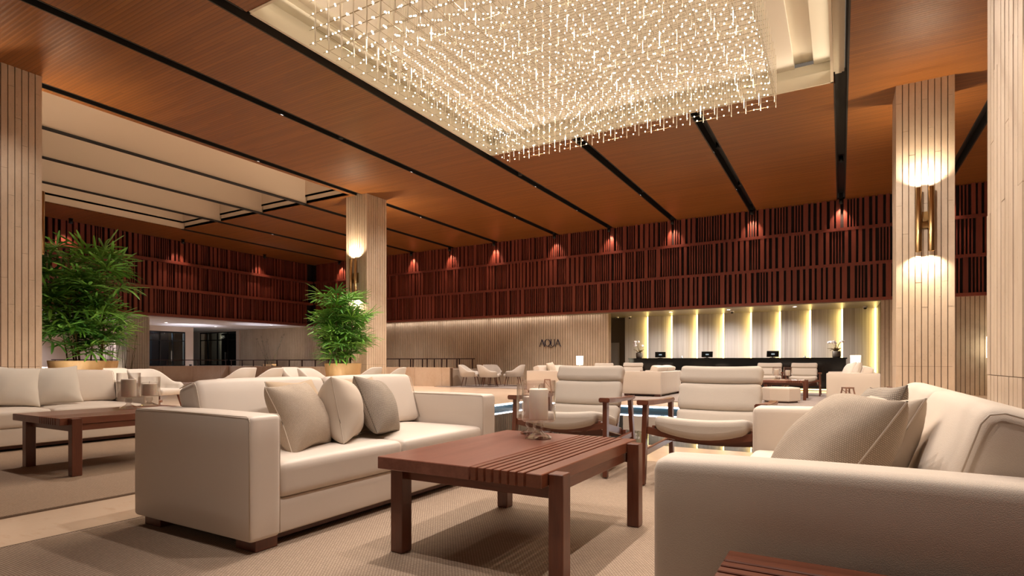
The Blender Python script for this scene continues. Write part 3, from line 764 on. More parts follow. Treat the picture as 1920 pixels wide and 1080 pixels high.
pillow('tan scatter cushion mostly hidden behind the speckled one on the middle sofa', (-2.80, 2.30, SZ - .02), 8, 24, 0, .38, .40, .13, 'pillow_tan', 13)
pillow('tan scatter cushion mostly hidden behind the dark dotted one on the middle sofa', (-2.82, 2.83, SZ - .02), 4, 24, 0, .40, .40, .13, 'pillow_tan', 14)
pillow('large woven beige cushion in front on the nearest sofa', (-.03, 1.96, SZ - .03), 199, 33, 0, .40, .45, .23, 'pillow_weave', 4)
pillow('plain linen cushion behind the large woven one', (.065, 2.20, SZ - .03), 195, 27, 2, .43, .41, .17, 'pillow_plain', 5)
pillow('dark patterned cushion with only its corner showing behind the linen one', (.09, 2.68, SZ - .03), 193, 22, 4, .40, .41, .14, 'pillow_dark', 6)
pillow('pale linen cushion against the far left sofa back, right of its neighbour', (-7.46, 2.86, SZ - .02), -14, 24, 4, .46, .44, .17, 'pillow_white', 7)
pillow('pale creased cushion second along the far left sofa', (-7.48, 2.50, SZ - .02), -6, 22, -6, .46, .44, .16, 'pillow_white', 8)
pillow('pale cushion cut by the picture edge on the far left sofa', (-7.48, 2.14, SZ - .02), 0, 22, -4, .44, .44, .14, 'pillow_plain', 9)
pillow('white pillow lying left on the sofa by the right column', (.14, 14.9, SZ), 200, 25, 10, .46, .44, .15, 'pillow_white', 10)
pillow('white pillow propped right on the sofa by the right column', (.30, 14.75, SZ + .01), 185, 15, 0, .46, .46, .15, 'pillow_white', 11)
pillow('cream pillow on the sofa below the AQUA letters', (-7.5, 15.3, SZ - .01), 0, 20, 5, .46, .45, .15, 'pillow_plain', 12)
# ================================================================== COFFEE TABLES
def make_table(label, outer_legs=True, group=None):
    t = empty('coffee_table', label, 'table', (0, 0, 0), 0, group); z1 = .45; hx, hy = .425, .585
    new_obj('top_board', bbox(-hx, .082, -hy, hy, z1 - .056, z1, .003, 1), 'wood_top', t)
    x = .092
    me = None
    for i in range(7):
        if me is None:
            o = new_obj('slat', bbox(0, .0265, -hy, hy, z1 - .056, z1, .002, 1), 'wood', t); me = o.data; o.location.x = x
        else: inst('slat', me, t, (x, 0, 0))
        x += .0375
    new_obj('edge_board', bbox(x, hx, -hy, hy, z1 - .056, z1, .003, 1), 'wood', t)
    zb = z1 - .057
    for sy in (-1, 1):
        new_obj('cross_beam', bbox(-hx + .05, hx - .01 if outer_legs else hx - .05, sy * .475 - .02, sy * .475 + .02, zb - .055, zb, .002, 1), 'wood_x', t)
        new_obj('leg', bbox(-hx + .03, -hx + .1, sy * .475 - .055 - (0), sy * .475 + .015, 0, zb, .003, 1), 'wood_leg', t)
        if outer_legs: new_obj('leg', bbox(hx + .001, hx + .066, sy * .475 - .055, sy * .475 + .015, 0, z1 - .005, .003, 1), 'wood_leg', t)
        else: new_obj('leg', bbox(hx - .1, hx - .03, sy * .475 - .035, sy * .475 + .035, 0, zb, .003, 1), 'wood_leg', t)
    new_obj('side_rail', bbox(hx - .05, hx - .012, -.44, .44, zb - .05, zb - .001, .002, 1), 'wood', t)
    new_obj('side_rail', bbox(-hx + .05, -hx + .085, -.42, .42, zb - .05, zb - .001, .002, 1), 'wood', t)
    return t
tab = make_table('low red brown coffee table, half solid and half slatted, between the two near sofas')
tab.location = (-1.425, 2.535, FZ)
copy_tree(tab, (-5.6, 2.6, FZ), 0, 'low red brown slatted coffee table in front of the far left sofa')
copy_tree(tab, (-1.18, 15.1, FZ), 0, 'low red brown slatted coffee table behind the hexagonal ottoman')
tb4 = make_table('low slatted table cut off by the bottom edge of the picture', False); tb4.location = (.36, .965, FZ); tb4.rotation_euler = (0, 0, R(90))
# ---- candles in footed glasses
def make_holder(label, k=1.0, hgt=.2, foot=.055):
    g = empty('candle_holder', label, 'candle holder'); r = .096 * k
    bm = bmesh.new(); z0 = foot + .035
    lathe([(.03, z0), (r * .92, z0 + .003), (r, z0 + .014), (r, z0 + hgt), (r - .0035, z0 + hgt), (r - .0035, z0 + .018), (r * .88, z0 + .011), (0, z0 + .01)], 32, bm); lathe([(0, z0 - .002), (.03, z0)], 32, bm)
    bmesh.ops.remove_doubles(bm, verts=bm.verts[:], dist=1e-5); bmesh.ops.recalc_face_normals(bm, faces=bm.faces[:])
    new_obj('glass_bowl', bm, 'glass', g, True)
    bm = lathe([(0, 0), (.078 * k, 0), (.078 * k, .006), (.03, foot * .55), (.02, foot * .75), (.034, foot + .004), (.03, z0 - .003), (0, z0 - .003)], 8); bmesh.ops.recalc_face_normals(bm, faces=bm.faces[:])
    new_obj('glass_foot', bm, 'glassfoot', g, False); return g
def make_candle(label, r, h):
    c = new_obj('candle', lathe([(0, 0), (r * .98, 0), (r, .006), (r, h - .008), (r * .95, h), (r * .6, h - .004), (0, h - .006)], 32), 'wax', None, True); tag(c, label, 'candle')
    bm = bmesh.new(); tube(bm, [(0, 0, h - .008), (.002, 0, h + .012), (.006, .002, h + .022)], .0018, 5); new_obj('wick', bm, 'wick', c); return c
def candle_set(x, y, z, k, hg, ft, r, h, l1, l2):
    g = make_holder(l1, k, hg, ft); g.location = (x, y, z)
    c = make_candle(l2, r, h); c.location = (x, y, z + ft + .035 + .0125)
TZ = .45 + FZ + .001
candle_set(-1.485, 2.86, TZ, 1.0, .235, .06, .054, .175, 'footed clear glass candle holder in front on the slatted coffee table', 'thick ivory candle in the front glass on the near coffee table')
candle_set(-1.62, 3.02, TZ, .9, .22, .05, .048, .13, 'footed clear glass candle holder behind the front one on the near coffee table', 'shorter ivory candle in the rear glass on the near coffee table')
candle_set(-5.77, 2.79, TZ, 1.0, .235, .06, .062, .165, 'taller footed glass candle holder on the far left coffee table', 'tall ivory candle on the far left coffee table')
candle_set(-5.96, 3.07, TZ, 1.0, .2, .05, .062, .12, 'lower footed glass candle holder on the far left coffee table', 'short ivory candle on the far left coffee table')
candle_set(-1.36, 15.2, TZ, 1.0, .22, .05, .055, .15, 'footed glass candle holder left on the table beyond the pool', 'ivory candle left on the table beyond the pool')
candle_set(-1.12, 15.3, TZ, 1.0, .22, .05, .055, .13, 'footed glass candle holder right on the table beyond the pool', 'ivory candle right on the table beyond the pool')
# ================================================================== LOUNGE CHAIRS
def make_chair(label, group=None, slats=True):
    c = empty('lounge_chair', label, 'armchair', (0, 0, 0), 0, group)
    for sg in (-1, 1):
        x = sg * .385
        bm = bmesh.new(); beam(bm, (x + sg * .01, -.37, .006), (x, -.33, .575), .034, .048, (0, 1, 0), .034, .06); new_obj('front_leg', bev(bm), 'wood_leg', c)
        bm = bmesh.new(); beam(bm, (x + sg * .01, .44, .006), (x, .36, .565), .034, .045, (0, 1, 0), .034, .06); new_obj('rear_leg', bev(bm), 'wood_leg', c)
        # armrest : wide in front, sculpted
        bm = bmesh.new(); P = []
        for (y, w, z, th) in ((-.40, .085, .612, .036), (-.25, .088, .604, .034), (0, .07, .594, .032), (.25, .062, .588, .03), (.41, .056, .59, .03)):
            P.append([bm.verts.new((x + sg * .006 + dx * w / 2, y, z + dz * th - th)) for dx, dz in ((-1, 0), (1, 0), (1, 1), (-1, 1))])
        for A, B in zip(P, P[1:]):
            for k in range(4): bm.faces.new((A[k], A[(k + 1) % 4], B[(k + 1) % 4], B[k]))
        bm.faces.new(P[0][::-1]); bm.faces.new(P[-1]); new_obj('armrest', bev(bm, .006, 2), 'wood', c)
        bm = bmesh.new(); beam(bm, (x, -.345, .235), (x, .405, .25), .026, .045); new_obj('side_stretcher', bev(bm), 'wood', c)
        bm = bmesh.new(); beam(bm, (sg * .33, -.33, .40), (sg * .33, .25, .285), .024, .06); beam(bm, (sg * .30, .22, .27), (sg * .27, .49, .73), .024, .05, (0, 1, 0)); new_obj('seat_side', bev(bm), 'wood', c)
    def curved(name, y, z, sag, w, t, mat, hw=.375):
        bm = bmesh.new(); n = 10; P = []
        for i in range(n + 1):
            u = -1 + 2 * i / n; zz = z - sag * (1 - u * u)
            P.append([bm.verts.new((u * hw, y + dy * w / 2, zz + dz * t / 2)) for dy, dz in ((-1, -1), (1, -1), (1, 1), (-1, 1))])
        for A, B in zip(P, P[1:]):
            for k in range(4): bm.faces.new((A[k], A[(k + 1) % 4], B[(k + 1) % 4], B[k]))
        bm.faces.new(P[0][::-1]); bm.faces.new(P[-1]); bmesh.ops.recalc_face_normals(bm, faces=bm.faces[:]); return new_obj(name, bm, mat, c)
    curved('front_rail', -.335, .395, .035, .03, .05, 'wood_x'); curved('rear_rail', .27, .275, .02, .03, .05, 'wood_x')
    if slats:
        for i in range(7):
            f = i / 6; curved('seat_slat', -.26 + .46 * f, .385 - .09 * f, .045, .035, .012, 'wood_x', .33)
        for i in range(5):
            f = i / 4; curved('back_slat', .31 + .18 * f, .38 + .34 * f, 0, .012, .05, 'wood_x', .28)
    hw = .315
    def seatdef(w):
        k = 1 - (w.x / hw) ** 2; f = (w.y + .31) / .62
        z = w.z - k * (.022 if w.z > 0 else .06) - .105 * max(0, f)
        z += .014 * max(0, 1 - (w.y / .31) ** 2) * (1 if w.z > 0 else 0)
        return Vector((w.x, w.y, z))
    new_obj('seat_cushion', rbox(0, -.08, .462, hw, .31, .05, .045, 8, seatdef), 'chairfab', c, True)
    T = R(-23)
    def sect(name, z0, z1, y0, th, wd=hw):
        hz = (z1 - z0) / 2
        def d(w):
            k = max(0, 1 - (w.z / hz) ** 4) * max(0, 1 - (w.x / wd) ** 6); y = w.y - (.012 * k if w.y < 0 else 0) + .02 * (1 - (w.x / wd) ** 2)
            x = w.x * (1 - .025 * (abs(w.z) / hz) ** 6) + .003 * math.sin(w.z * 60)
            zc = w.z + (z0 + z1) / 2
            return Vector((x, y * math.cos(T) - zc * math.sin(T), y * math.sin(T) + zc * math.cos(T)))
        return new_obj(name, rbox(0, .23, .345, wd, th, hz, min(th, hz) * .8, 7, d), 'chairfab', c, True)
    sect('back_cushion', .0, .17, 0, .045); sect('back_cushion', .165, .395, 0, .045); sect('head_cushion', .39, .545, 0, .048)
    return c
ch2 = make_chair('wooden lounge chair with oatmeal cushion, right of its twin, partly behind the near sofa arm')
ch2.location = (-.835, 4.36, FZ)
copy_tree(ch2, (-1.965, 4.44, FZ), R(3), 'wooden lounge chair with oatmeal cushion directly behind the glass candle holders')
CG = 'lounge chairs beyond the pool'
copy_tree(ch2, (-.86, 16.8, FZ), 0, 'wooden lounge chair before the black counter, right of the far candles', CG)
copy_tree(ch2, (-1.73, 16.95, FZ), 0, 'wooden lounge chair behind the far candles', CG)
copy_tree(ch2, (-5.72, 17.3, FZ), R(8), 'wooden lounge chair back showing just above the far sofa, nearer the flowers', CG)
copy_tree(ch2, (-6.75, 17.4, 0), R(8), 'wooden lounge chair back showing left of the counter end', CG)
# ================================================================== TUB CHAIRS
def make_tub(label, group):
    c = empty('tub_chair', label, 'armchair', (0, 0, 0), 0, group)   # faces +X
    bm = bmesh.new(); n = 40; A0 = R(128)
    def prof(th):
        a = abs(th)
        f = min(1, max(0, (a - R(38)) / R(62))); f = f * f * (3 - 2 * f)
        top = .775 - .225 * f
        if a > R(112): top -= .05 * ((a - R(112)) / (A0 - R(112))) ** 2
        return top
    G = []
    for i in range(n + 1):
        th = -A0 + 2 * A0 * i / n; ca, sa = -math.cos(th), math.sin(th); top = prof(th)
        ring = []
        for (r, z, k) in ((.05, .35, 0), (.30, .335, 0), (.335, .37, .1), (.36, .5, .5), (.365 + .05 * (top - .55), top - .02, 1), (.35 + .05 * (top - .55), top, 1), (.325 + .05 * (top - .55), top - .012, 1), (.295, .5, .5), (.285, .40, .1), (.05, .40, 0)):
            sq = 1 + .05 * abs(math.sin(2 * th))
            back = -.05 * max(0, math.cos(th)) * max(0, (z - .45)) / .3
            ring.append(bm.verts.new((ca * r * sq * (1.12 if ca > 0 else 1) + back, sa * r * sq, z)))
        G.append(ring)
    for A, B in zip(G, G[1:]):
        for k in range(9): bm.faces.new((A[k], B[k], B[k + 1], A[k + 1]))
    for ring in (G[0], G[-1]): bm.faces.new(ring if ring is G[0] else ring[::-1])
    bmesh.ops.recalc_face_normals(bm, faces=bm.faces[:]); new_obj('shell', bm, 'tub', c, True)
    new_obj('seat_cushion', rbox(.05, 0, .395, .29, .27, .05, .04, 5), 'tub', c, True)
    for sx in (-1, 1):
        for sy in (-1, 1):
            bm = bmesh.new(); tube(bm, [(sx * .2 + .02, sy * .2, .345), (sx * .27 + .02, sy * .26, .005)], .017, 8, True, .009); new_obj('leg', bm, 'wood_leg', c, True)
    return c
tub = make_tub('cream tub chair right behind the far left candles', None)
tub.location = (-9.95, 5.25, 0); tub.rotation_euler = (0, 0, R(20))
for x, y, a, z, lb in ((-11.75, 5.7, 25, 0, 'cream tub chair half hidden behind the far left sofa back'),
                    (-11.2, 7.5, 205, 0, 'grey white tub chair facing left, first of a pair behind the middle sofa'),
                    (-10.2, 7.4, 215, 0, 'grey white tub chair facing left, second of a pair behind the middle sofa'),
                    (-10.35, 8.55, 15, 0, 'cream tub chair facing right, left one of a pair below the railing'),
                    (-8.85, 7.75, 25, 0, 'cream tub chair facing right, right one of a pair, below the planter'),
                    (-9.5, 9.55, 205, 0, 'shaded tub chair below the hanging palm'),
                    (-8.6, 9.35, 215, 0, 'tub chair in front of the foot of the middle column'),
                    (-11.52, 16.85, 20, FZ, 'tub chair at the end of the low stone wall, left of its group'),
                    (-10.75, 16.9, 40, FZ, 'tub chair seen from behind in the middle of its group by the fluted wall'),
                    (-10.35, 17.95, 200, FZ, 'tub chair facing left, right of its group by the fluted wall'),
                    (-11.5, 18.3, -40, FZ, 'tub chair nearly hidden behind the group by the fluted wall')):
    copy_tree(tub, (x, y, z), R(a), lb)
def side_table(label, x, y, h, r, z=0):
    t = empty('side_table', label, 'table', (x, y, z))
    new_obj('table_top', lathe([(0, h - .025), (r, h - .025), (r, h), (0, h)], 24), 'wood', t)
    for k in range(3):
        a = k * 2.094 + .4; bm = bmesh.new(); tube(bm, [(r * .5 * math.cos(a), r * .5 * math.sin(a), h - .02), (r * .85 * math.cos(a), r * .85 * math.sin(a), .006)], .014, 8); new_obj('leg', bm, 'darkwood', t, True)
    return t
side_table('small round dark wooden table between the tub chairs by the fluted wall', -11.05, 17.6, .42, .22, FZ)
# stick stool beside the far left sofa
t = empty('rod_stool', 'small stool with a cage of brass rods in front of the tub chair', 'stool', (-8.78, 4.5, 0))
new_obj('stool_seat', lathe([(0, .30), (.19, .30), (.19, .33), (0, .33)], 20), 'wood', t)
bm = bmesh.new()
for k in range(18):
    a = k * math.pi / 9; tube(bm, [(.14 * math.cos(a), .14 * math.sin(a), .30), (.19 * math.cos(a + .2), .19 * math.sin(a + .2), 0)], .006, 5)
new_obj('rods', bm, 'gold', t)
# ---- hexagonal ottoman
ot = empty('ottoman', 'hexagonal cream ottoman in front of the table beyond the pool', 'ottoman', (-1.14, 13.72, FZ))
bm = lathe([(0, .03), (.37, .03), (.385, .05), (.385, .30), (.365, .325), (0, .335)], 6, None, a0=R(30.13 - 90)); bmesh.ops.recalc_face_normals(bm, faces=bm.faces[:]); new_obj('upholstery', bm, 'cream', ot)
bm = lathe([(0, 0), (.33, 0), (.33, .03), (0, .03)], 6, None, a0=R(30.13 - 90)); new_obj('plinth', bm, 'darkwood', ot)
# ---- lanterns on the floor
def lantern(label, x, y, z, h=.36):
    t = empty('lantern', label, 'lantern', (x, y, z), R(30)); b, a = .13, .085
    new_obj('base_plate', boxbm(-b, b, -b, b, 0, .02), 'lantern', t)
    for sx in (-1, 1):
        for sy in (-1, 1):
            bm = bmesh.new(); beam(bm, (sx * (b - .012), sy * (b - .012), .02), (sx * (a - .012), sy * (a - .012), h - .03), .022, .022, (0, 1, 0)); new_obj('post', bm, 'lantern', t)
    bm = boxbm(-a, a, -a, a, h - .03, h); new_obj('top_plate', bm, 'lantern', t)
    bm = bmesh.new()
    for s in (-1, 1): beam(bm, (-.06, s * .075, h - .06), (.06, s * .075, .2), .01, .01, (0, 1, 0))
    new_obj('handle', bm, 'lantern', t)
    c = make_candle('small candle inside the %s' % label, .045, .12); c.location = (x, y, z + .021)
lantern('wooden lantern before the sofa below the AQUA letters', -6.95, 13.9, 0, .42)
lantern('wooden lantern before the sofa by the right column', .12, 13.6, FZ)
lantern('wooden lantern at the foot of the right column', .95, 14.3, FZ)
# ---- table lamps
def table_lamp(label, x, y, zt, r, sh):
    st = side_table('small round wooden side table under the %s' % label.split(' with')[0] + (' by the AQUA letters' if 'AQUA' in label else ' by the counter'), x, y, .5, .22)
    t = empty('table_lamp', label, 'lamp', (x, y, .501))
    new_obj('lamp_base', lathe([(0, 0), (.07, 0), (.07, .015), (.018, .04), (.018, zt - .5 - sh - .0), (0, zt - .5 - sh)], 16), 'gold', t, True)
    bm = lathe([(r * .92, zt - .5 - sh), (r, zt - .5), (r - .006, zt - .5), (r * .92 - .006, zt - .5 - sh)], 24, closed=True); new_obj('lamp_shade', bm, 'shade', t, True)
    bm = bmesh.new()
    for k in range(3):
        a = k * 2.094; tube(bm, [(0, 0, zt - .5 - sh), (r * .92 * math.cos(a), r * .92 * math.sin(a), zt - .5 - sh + .004)], .004, 4)
    new_obj('shade_ring', bm, 'gold', t)
    lamp('POINT', 'lamp_light', (0, 0, zt - .5 - sh / 2), 9, WARM, t, None, .04)
table_lamp('lit table lamp with a white drum shade below the AQUA letters', -7.35, 17.05, 1.08, .115, .29)
table_lamp('lit table lamp with a white drum shade right of the black counter', .34, 18.0, 1.07, .125, .30)
t = empty('floor_lamp', 'lit floor lamp against the stone wall between the two right columns', 'lamp', (3.42, 18.95, 0))
new_obj('lamp_base', lathe([(0, 0), (.13, 0), (.13, .02), (.012, .03), (.012, 1.02), (0, 1.02)], 16), 'blackmetal', t, True)
new_obj('lamp_shade', lathe([(.15, 1.0), (.15, 1.55), (.144, 1.55), (.144, 1.0)], 24, closed=True), 'shade', t, True)
bm = bmesh.new()
for k in range(3): tube(bm, [(0, 0, 1.015), (.15 * math.cos(k * 2.094), .15 * math.sin(k * 2.094), 1.015)], .004, 4)
new_obj('shade_ring', bm, 'blackmetal', t)
lamp('POINT', 'lamp_light', (0, 0, 1.3), 22, WARM, t, None, .05)
# ================================================================== RECEPTION
cn = empty('reception_counter', 'long black glossy reception counter under the slat screen', 'counter', (0, 19.62, 0))
new_obj('counter_front', bbox(-6.55, .13, 0, .06, .07, .98, .004, 1), 'counter', cn)
new_obj('counter_top', bbox(-6.58, .16, -.02, .75, .98, 1.02, .004, 1), 'counter', cn)
new_obj('counter_side', bbox(-6.55, -6.49, .06, .72, .0, .98, .003, 1), 'counter', cn)
new_obj('counter_side', bbox(.07, .13, .06, .72, .0, .98, .003, 1), 'counter', cn)
new_obj('plinth', boxbm(-6.4, 0, .06, .1, 0, .09), 'recessdark', cn)
new_obj('light_strip', boxbm(-6.4, 0, .035, .055, .03, .06), 'led_yellow', cn)
def monitor(label, x, rz):
    t = empty('monitor', label, 'monitor', (x, 19.95, 1.021), R(rz))
    bm = bmesh.new(); beam(bm, (0, .0, .03), (0, -.06, .22), .36, .02, (0, 1, 0)); new_obj('housing', bev(bm), 'blackmetal', t)
    new_obj('stand', lathe([(0, 0), (.09, 0), (.09, .012), (.02, .02), (.02, .06), (0, .06)], 14, None, (0, .03, 0)), 'blackmetal', t)
    new_obj('label_plate', boxbm(-.05, .05, -.065, -.058, .10, .14), 'screen', t)
monitor('black monitor on the counter nearest the left orchid', -5.52, 15); monitor('black monitor on the counter at its middle', -3.93, 15); monitor('black monitor on the counter nearest the right orchid', -1.9, 15)
def orchid(label, x, seed):
    t = empty('orchid', label, 'flowers', (x, 19.95, 1.021)); rg = random.Random(seed)
    new_obj('vase', lathe([(0, 0), (.10, 0), (.12, .05), (.12, .19), (.11, .2), (.105, .19), (.105, .05), (0, .04)], 18), 'recessdark', t, True)
    for k in range(9):
        a = rg.uniform(0, 6.28); l = rg.uniform(.14, .26); bm = bmesh.new()
        p = [Vector((0, 0, .17)), Vector((math.cos(a) * l * .5, math.sin(a) * l * .5, .28)), Vector((math.cos(a) * l, math.sin(a) * l, .24 + rg.uniform(-.05, .1)))]
        tube(bm, p, .022, 5, True, .006); new_obj('leaf', bm, 'stem', t, True)
    for k in range(5):
        a = rg.uniform(0, 6.28); l = rg.uniform(.12, .3); h = rg.uniform(.42, .6)
        pts = [Vector((0, 0, .18)), Vector((math.cos(a) * l * .3, math.sin(a) * l * .3, .38)), Vector((math.cos(a) * l * .8, math.sin(a) * l * .8, h)), Vector((math.cos(a) * l * 1.2, math.sin(a) * l * 1.2, h - .02))]
        bm = bmesh.new(); tube(bm, pts, .007, 5); st = new_obj('flower_stem', bm, 'stem', t, True)
        bm = bmesh.new()
        for q in range(5):
            f = .55 + .11 * q; c = pts[2].lerp(pts[3], max(0, (f - .6) / .5)) if f > .6 else pts[1].lerp(pts[2], f / .6)
            for w in range(5):
                b = w * 1.257; pp = c + Vector((math.cos(b) * .022, rg.uniform(-.02, .01), math.sin(b) * .022))
                bmesh.ops.create_icosphere(bm, subdivisions=1, radius=.02, matrix=Matrix.Translation(pp) @ Matrix.Diagonal((1, .35, 1, 1)))
        new_obj('blossoms', bm, 'petal', st, True)
orchid('white orchids in a vase at the left end of the counter', -6.28, 4); orchid('white orchids in a vase at the right end of the counter', -.12, 9)
for x, nm in ((-4.75, 'left'), (-.98, 'right')):
    t = new_obj('desk_bell', lathe([(0, 0), (.04, 0), (.04, .012), (.035, .03), (.012, .055), (.012, .08), (0, .085)], 14, None, (x, 19.85, 1.021)), 'steel', None, True); tag(t, 'tiny metal bell on the black counter, %s of the middle monitor' % nm, 'bell')
for x, y, nm in ((-7.45, 20.9, 'in the dark corner'), (-6.95, 20.9, 'left of the first glowing panel'), (-3.2, 20.4, 'over the middle of the counter'), (.65, 20.8, 'near the right end of the recess')):
    t = empty('security_camera', 'small pale dome camera on the reception soffit, %s' % nm, 'camera', (x, y, ZS - .03)); new_obj('camera_base', lathe([(0, 0), (.06, 0), (.06, -.04), (0, -.04)], 14), 'soffit', t)
    new_obj('camera_dome', lathe([(.045, -.04), (.042, -.065), (.025, -.085), (0, -.09)], 14), 'black', t, True)
# ---- AQUA letters on the fluted wall
sg = empty('wall_letters', 'dark blue thin letters reading AQUA on the fluted stone wall', 'sign', (-9.97, WB - .045, 1.47))
def letter(strokes, x0, s=.27):
    bm = bmesh.new()
    for (p, q, w0, w1) in strokes:
        beam(bm, (p[0] * s, 0, p[1] * s), (q[0] * s, 0, q[1] * s), w0 * s * .72, .03, (0, 1, 0), w1 * s * .72, .03)
    bmesh.ops.recalc_face_normals(bm, faces=bm.faces[:])
    o = new_obj('letter', bm, 'letter', sg); o.location = (x0, 0, 0)
Al = [((.05, 0), (.42, 1), .05, .05), ((.42, 1), (.84, 0), .13, .13), ((.2, .38), (.66, .38), .045, .045), ((-.05, .015), (.17, .015), .04, .04), ((.7, .015), (.98, .015), .04, .04)]
def arcs(cx, cz, rx, rz, a0, a1, n, wmin, wmax):
    out = []
    for i in range(n):
        a, b = a0 + (a1 - a0) * i / n, a0 + (a1 - a0) * (i + 1) / n
        w = wmin + (wmax - wmin) * abs(math.cos((a + b) / 2)); out.append(((cx + rx * math.cos(a), cz + rz * math.sin(a)), (cx + rx * math.cos(b), cz + rz * math.sin(b)), w, w))
    return out
Ql = arcs(.45, .53, .42, .47, 0, 2 * math.pi, 22, .05, .13) + [((.42, .08), (.7, -.02), .05, .09), ((.7, -.02), (1.05, -.12), .09, .06), ((1.05, -.12), (1.2, -.1), .06, .03)]
Ul = [((.14, 1), (.14, .35), .13, .13), ((.68, 1), (.68, .35), .06, .06), ((0, .985), (.3, .985), .04, .04), ((.56, .985), (.8, .985), .04, .04)] + arcs(.41, .35, .27, .33, math.pi, 2 * math.pi, 12, .06, .1)
letter(Al, .0); letter(Ql, .225); letter(Ul, .46); letter(Al, .665)
# ================================================================== RAILINGS
def railing(label, x0, x1, y, z0, z1, n, second=None, ramp=False):
    t = empty('railing', label, 'railing')
    bm = bmesh.new(); box(bm, x0, x1, y - .025, y + .025, z1 - .035, z1); new_obj('handrail', bm, 'rail', t)
    me = unit_mesh('post', 'rail')
    for i in range(n):
        x = x0 + .1 + (x1 - x0 - .2) * i / (n - 1); ubox('post', me, t, x - .018, x + .018, y - .018, y + .018, z0, z1 - .035)
    return t
railing('long dark handrail on posts along the terrace edge behind the palm planter', -25.0, -16.6, 16.5, .69, .985, 11)
railing('dark handrail on posts ending by the tub chairs, front one of two', -15.3, -11.75, 16.5, .69, 1.02, 6)
railing('dark handrail on posts at the back of the ramp, rear one of two', -15.6, -12.3, 18.3, .62, 1.03, 6)
t = empty('railing', 'thin dark handrail in front of the glass doors', 'railing'); new_obj('handrail', boxbm(-25.06, -25.02, 9.5, 16.4, .95, .985), 'rail', t)
me = unit_mesh('post_thin', 'rail')
for i in range(6): ubox('post', me, t, -25.055, -25.025, 9.6 + i * 1.34, 9.63 + i * 1.34, .71, .95)
# ================================================================== PLANTS
def fan_mesh(seed, L=.36, nl=9):
    rg = random.Random(seed); bm = bmesh.new(); spread = R(rg.uniform(210, 260))
    # petiole along +X from the origin, blade fan at its end
    pl = rg.uniform(.22, .34); tube(bm, [(0, 0, 0), (pl * .5, 0, .03), (pl, 0, .02)], .005, 4)
    for k in range(nl):
        a = -spread / 2 + spread * k / (nl - 1) + rg.uniform(-.08, .08); l = L * (1 - .25 * abs(a) / (spread / 2)) * rg.uniform(.85, 1.1); w = .0185 * rg.uniform(.85, 1.2)
        dirv = Vector((math.cos(a), math.sin(a), 0)); sd = Vector((-math.sin(a), math.cos(a), 0)); droop = rg.uniform(.05, .5)
        o = Vector((pl, 0, .02)); prev = None
        for s, ww in ((0, .25), (.3, .9), (.65, 1.0), (.9, .7), (1, .12)):
            c = o + dirv * l * s * (1 - .15 * droop * s) + Vector((0, 0, l * (.18 * s - droop * s * s)))
            row = [bm.verts.new(c + sd * w * ww), bm.verts.new(c - Vector((0, 0, .006 * ww))), bm.verts.new(c - sd * w * ww)]
            if prev:
                bm.faces.new((prev[0], prev[1], row[1], row[0])); bm.faces.new((prev[1], prev[2], row[2], row[1]))
            prev = row
    me = bpy.data.meshes.new('leaf'); bm.to_mesh(me); bm.free(); me.materials.append(M['leaf'])
    for p in me.polygons: p.use_smooth = True
    return me
FANS = [fan_mesh(i, .44 + .02 * (i % 4), 9 + i % 3) for i in range(8)]
def palm(label, x, y, potr, poth, h, n, spreadf, seed, scale=1.0):
    t = empty('potted_palm', label, 'plant', (x, y, 0)); rg = random.Random(seed)
    new_obj('planter', lathe([(0, 0), (potr * .72, 0), (potr * .8, .02), (potr, poth - .02), (potr, poth), (potr - .05, poth), (potr - .06, poth - .1), (0, poth - .1)], 32), 'pot', t, True)
    new_obj('soil', lathe([(0, poth - .07), (potr - .055, poth - .075)], 24), 'soil', t)
    stems = []
    for k in range(11):
        a = rg.uniform(0, 6.28); r0 = rg.uniform(.05, potr * .6); hh = h * rg.uniform(.55, .93)
        p0 = Vector((math.cos(a) * r0, math.sin(a) * r0, poth - .08)); p2 = Vector((math.cos(a) * (r0 + spreadf * .5 * rg.random()), math.sin(a) * (r0 + spreadf * .5 * rg.random()), hh))
        p1 = p0.lerp(p2, .5) + Vector((rg.uniform(-.05, .05), rg.uniform(-.05, .05), 0))
        bm = bmesh.new(); tube(bm, [p0, p1, p2], .016, 6, True, .011); new_obj('stem', bm, 'stem', t, True); stems.append((p0, p1, p2))
    for k in range(n):
        s = rg.choice(stems); f = rg.random() ** .7 * 1.0; f = .12 + .9 * f
        f = min(f, 1); p = s[0].lerp(s[1], f * 2) if f < .5 else s[1].lerp(s[2], f * 2 - 1)
        sc = scale * rg.uniform(.85, 1.35); az = rg.uniform(0, 6.28)
        el = rg.uniform(-.25, .75)
        inst('leaf', FANS[k % 8], t, p, (rg.uniform(-.4, .4), -el, az), (sc, sc, sc))
    return t
palm('tall leafy fan palm in a round tan planter beside the left column', -14.15, 5.95, .62, .92, 3.4, 220, .6, 5, 1.15)
palm('smaller leafy fan palm in a tan planter in front of the middle column', -11.15, 10.5, .46, .86, 2.72, 185, .48, 11, .95)
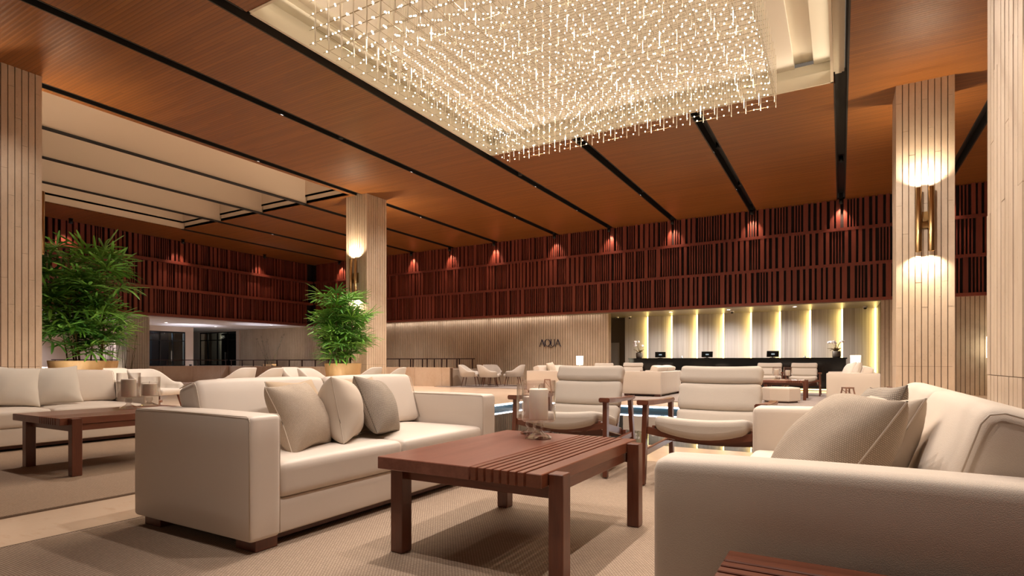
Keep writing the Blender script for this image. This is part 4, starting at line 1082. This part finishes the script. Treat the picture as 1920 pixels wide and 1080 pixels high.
def reeds(label, x, y, z, n, h, seed, sp=.5):
    t = empty('papyrus_clump', label, 'plant', (x, y, z)); rg = random.Random(seed)
    new_obj('planter_box', bbox(-.35, .35, -.12, .12, 0, .16, .005, 1), 'pot', t)
    for k in range(n):
        x0 = rg.uniform(-.28, .28); dx = x0 * 1.2 + rg.uniform(-sp, sp) * .7; hh = h * rg.uniform(.65, 1)
        top = Vector((x0 + dx, rg.uniform(-.15, .15), hh)); bm = bmesh.new(); tube(bm, [(x0, 0, .15), ((x0 + top.x) / 2 - .02, top.y / 2, hh * .55), top], .009, 5, True, .006); st = new_obj('stem', bm, 'reed', t, True)
        bm = bmesh.new()
        for q in range(12):
            a = rg.uniform(0, 6.28); e = rg.uniform(-.4, 1.2); tube(bm, [top, top + Vector((math.cos(a) * math.cos(e), math.sin(a) * math.cos(e), math.sin(e))) * .075], .003, 3)
        new_obj('seed_head', bm, 'reed', st)
reeds('thin dry papyrus stems against the stone wall behind the long railing', -24.0, 17.9, .62, 7, 1.6, 3, .9)
reeds('dark papyrus stems between the tall palm and the grey column', -18.5, 8.4, 0, 12, 1.9, 8, .5)
reeds('dark papyrus stems just left of the grey column', -20.6, 9.9, 0, 6, 1.8, 21, .5)
# uplights in the planting, and added ones for the soffit and slat screen
for (x, y, z, aim, e, c, nm) in ((-21.2, 8.2, .005, (-22.5, 8.6, 3.2), 110, (.45, .45, 1), 'added to tint the left slat screen blue'), (-26.0, 15.2, .68, (-26.6, 15.6, 2.6), 190, COOL, 'added to brighten the soffit under the row of three downlights'), (-24.6, 9.0, .02, (-26.0, 9.6, 2.6), 160, COOL, 'added to brighten the soffit behind the tall palm'), (-23.6, 17.2, .62, (-23.4, 17.0, 2.6), 110, COOL, 'added to brighten the soffit at the end of the ramp'), (-23.4, 17.6, .62, (-24.2, 19.3, 1.8), 22, WARM2, 'behind the papyrus on the terrace'), (-24.0, 10.7, .005, (-23.8, 11.2, 1.3), 45, WARM2, 'at the foot of the grey column'),
                             (-12.9, 4.9, .02, (-13.9, 5.8, 2.6), 90, NEUT, 'at the foot of the tall palm'), (-10.6, 9.6, .02, (-11.3, 10.5, 2.6), 26, NEUT, 'at the foot of the smaller palm')):
    u = empty('uplight', 'small black floor uplight %s' % nm, 'spotlight', (x, y, z))
    new_obj('lamp_head', lathe([(0, 0), (.05, 0), (.055, .09), (.045, .09), (.04, .06), (0, .06)], 14), 'blackmetal', u, True)
    lamp('SPOT', 'up_light', (x, y, z + .1), e, c, None, aim, .04, 80, .7)
bpy.context.view_layer.update()
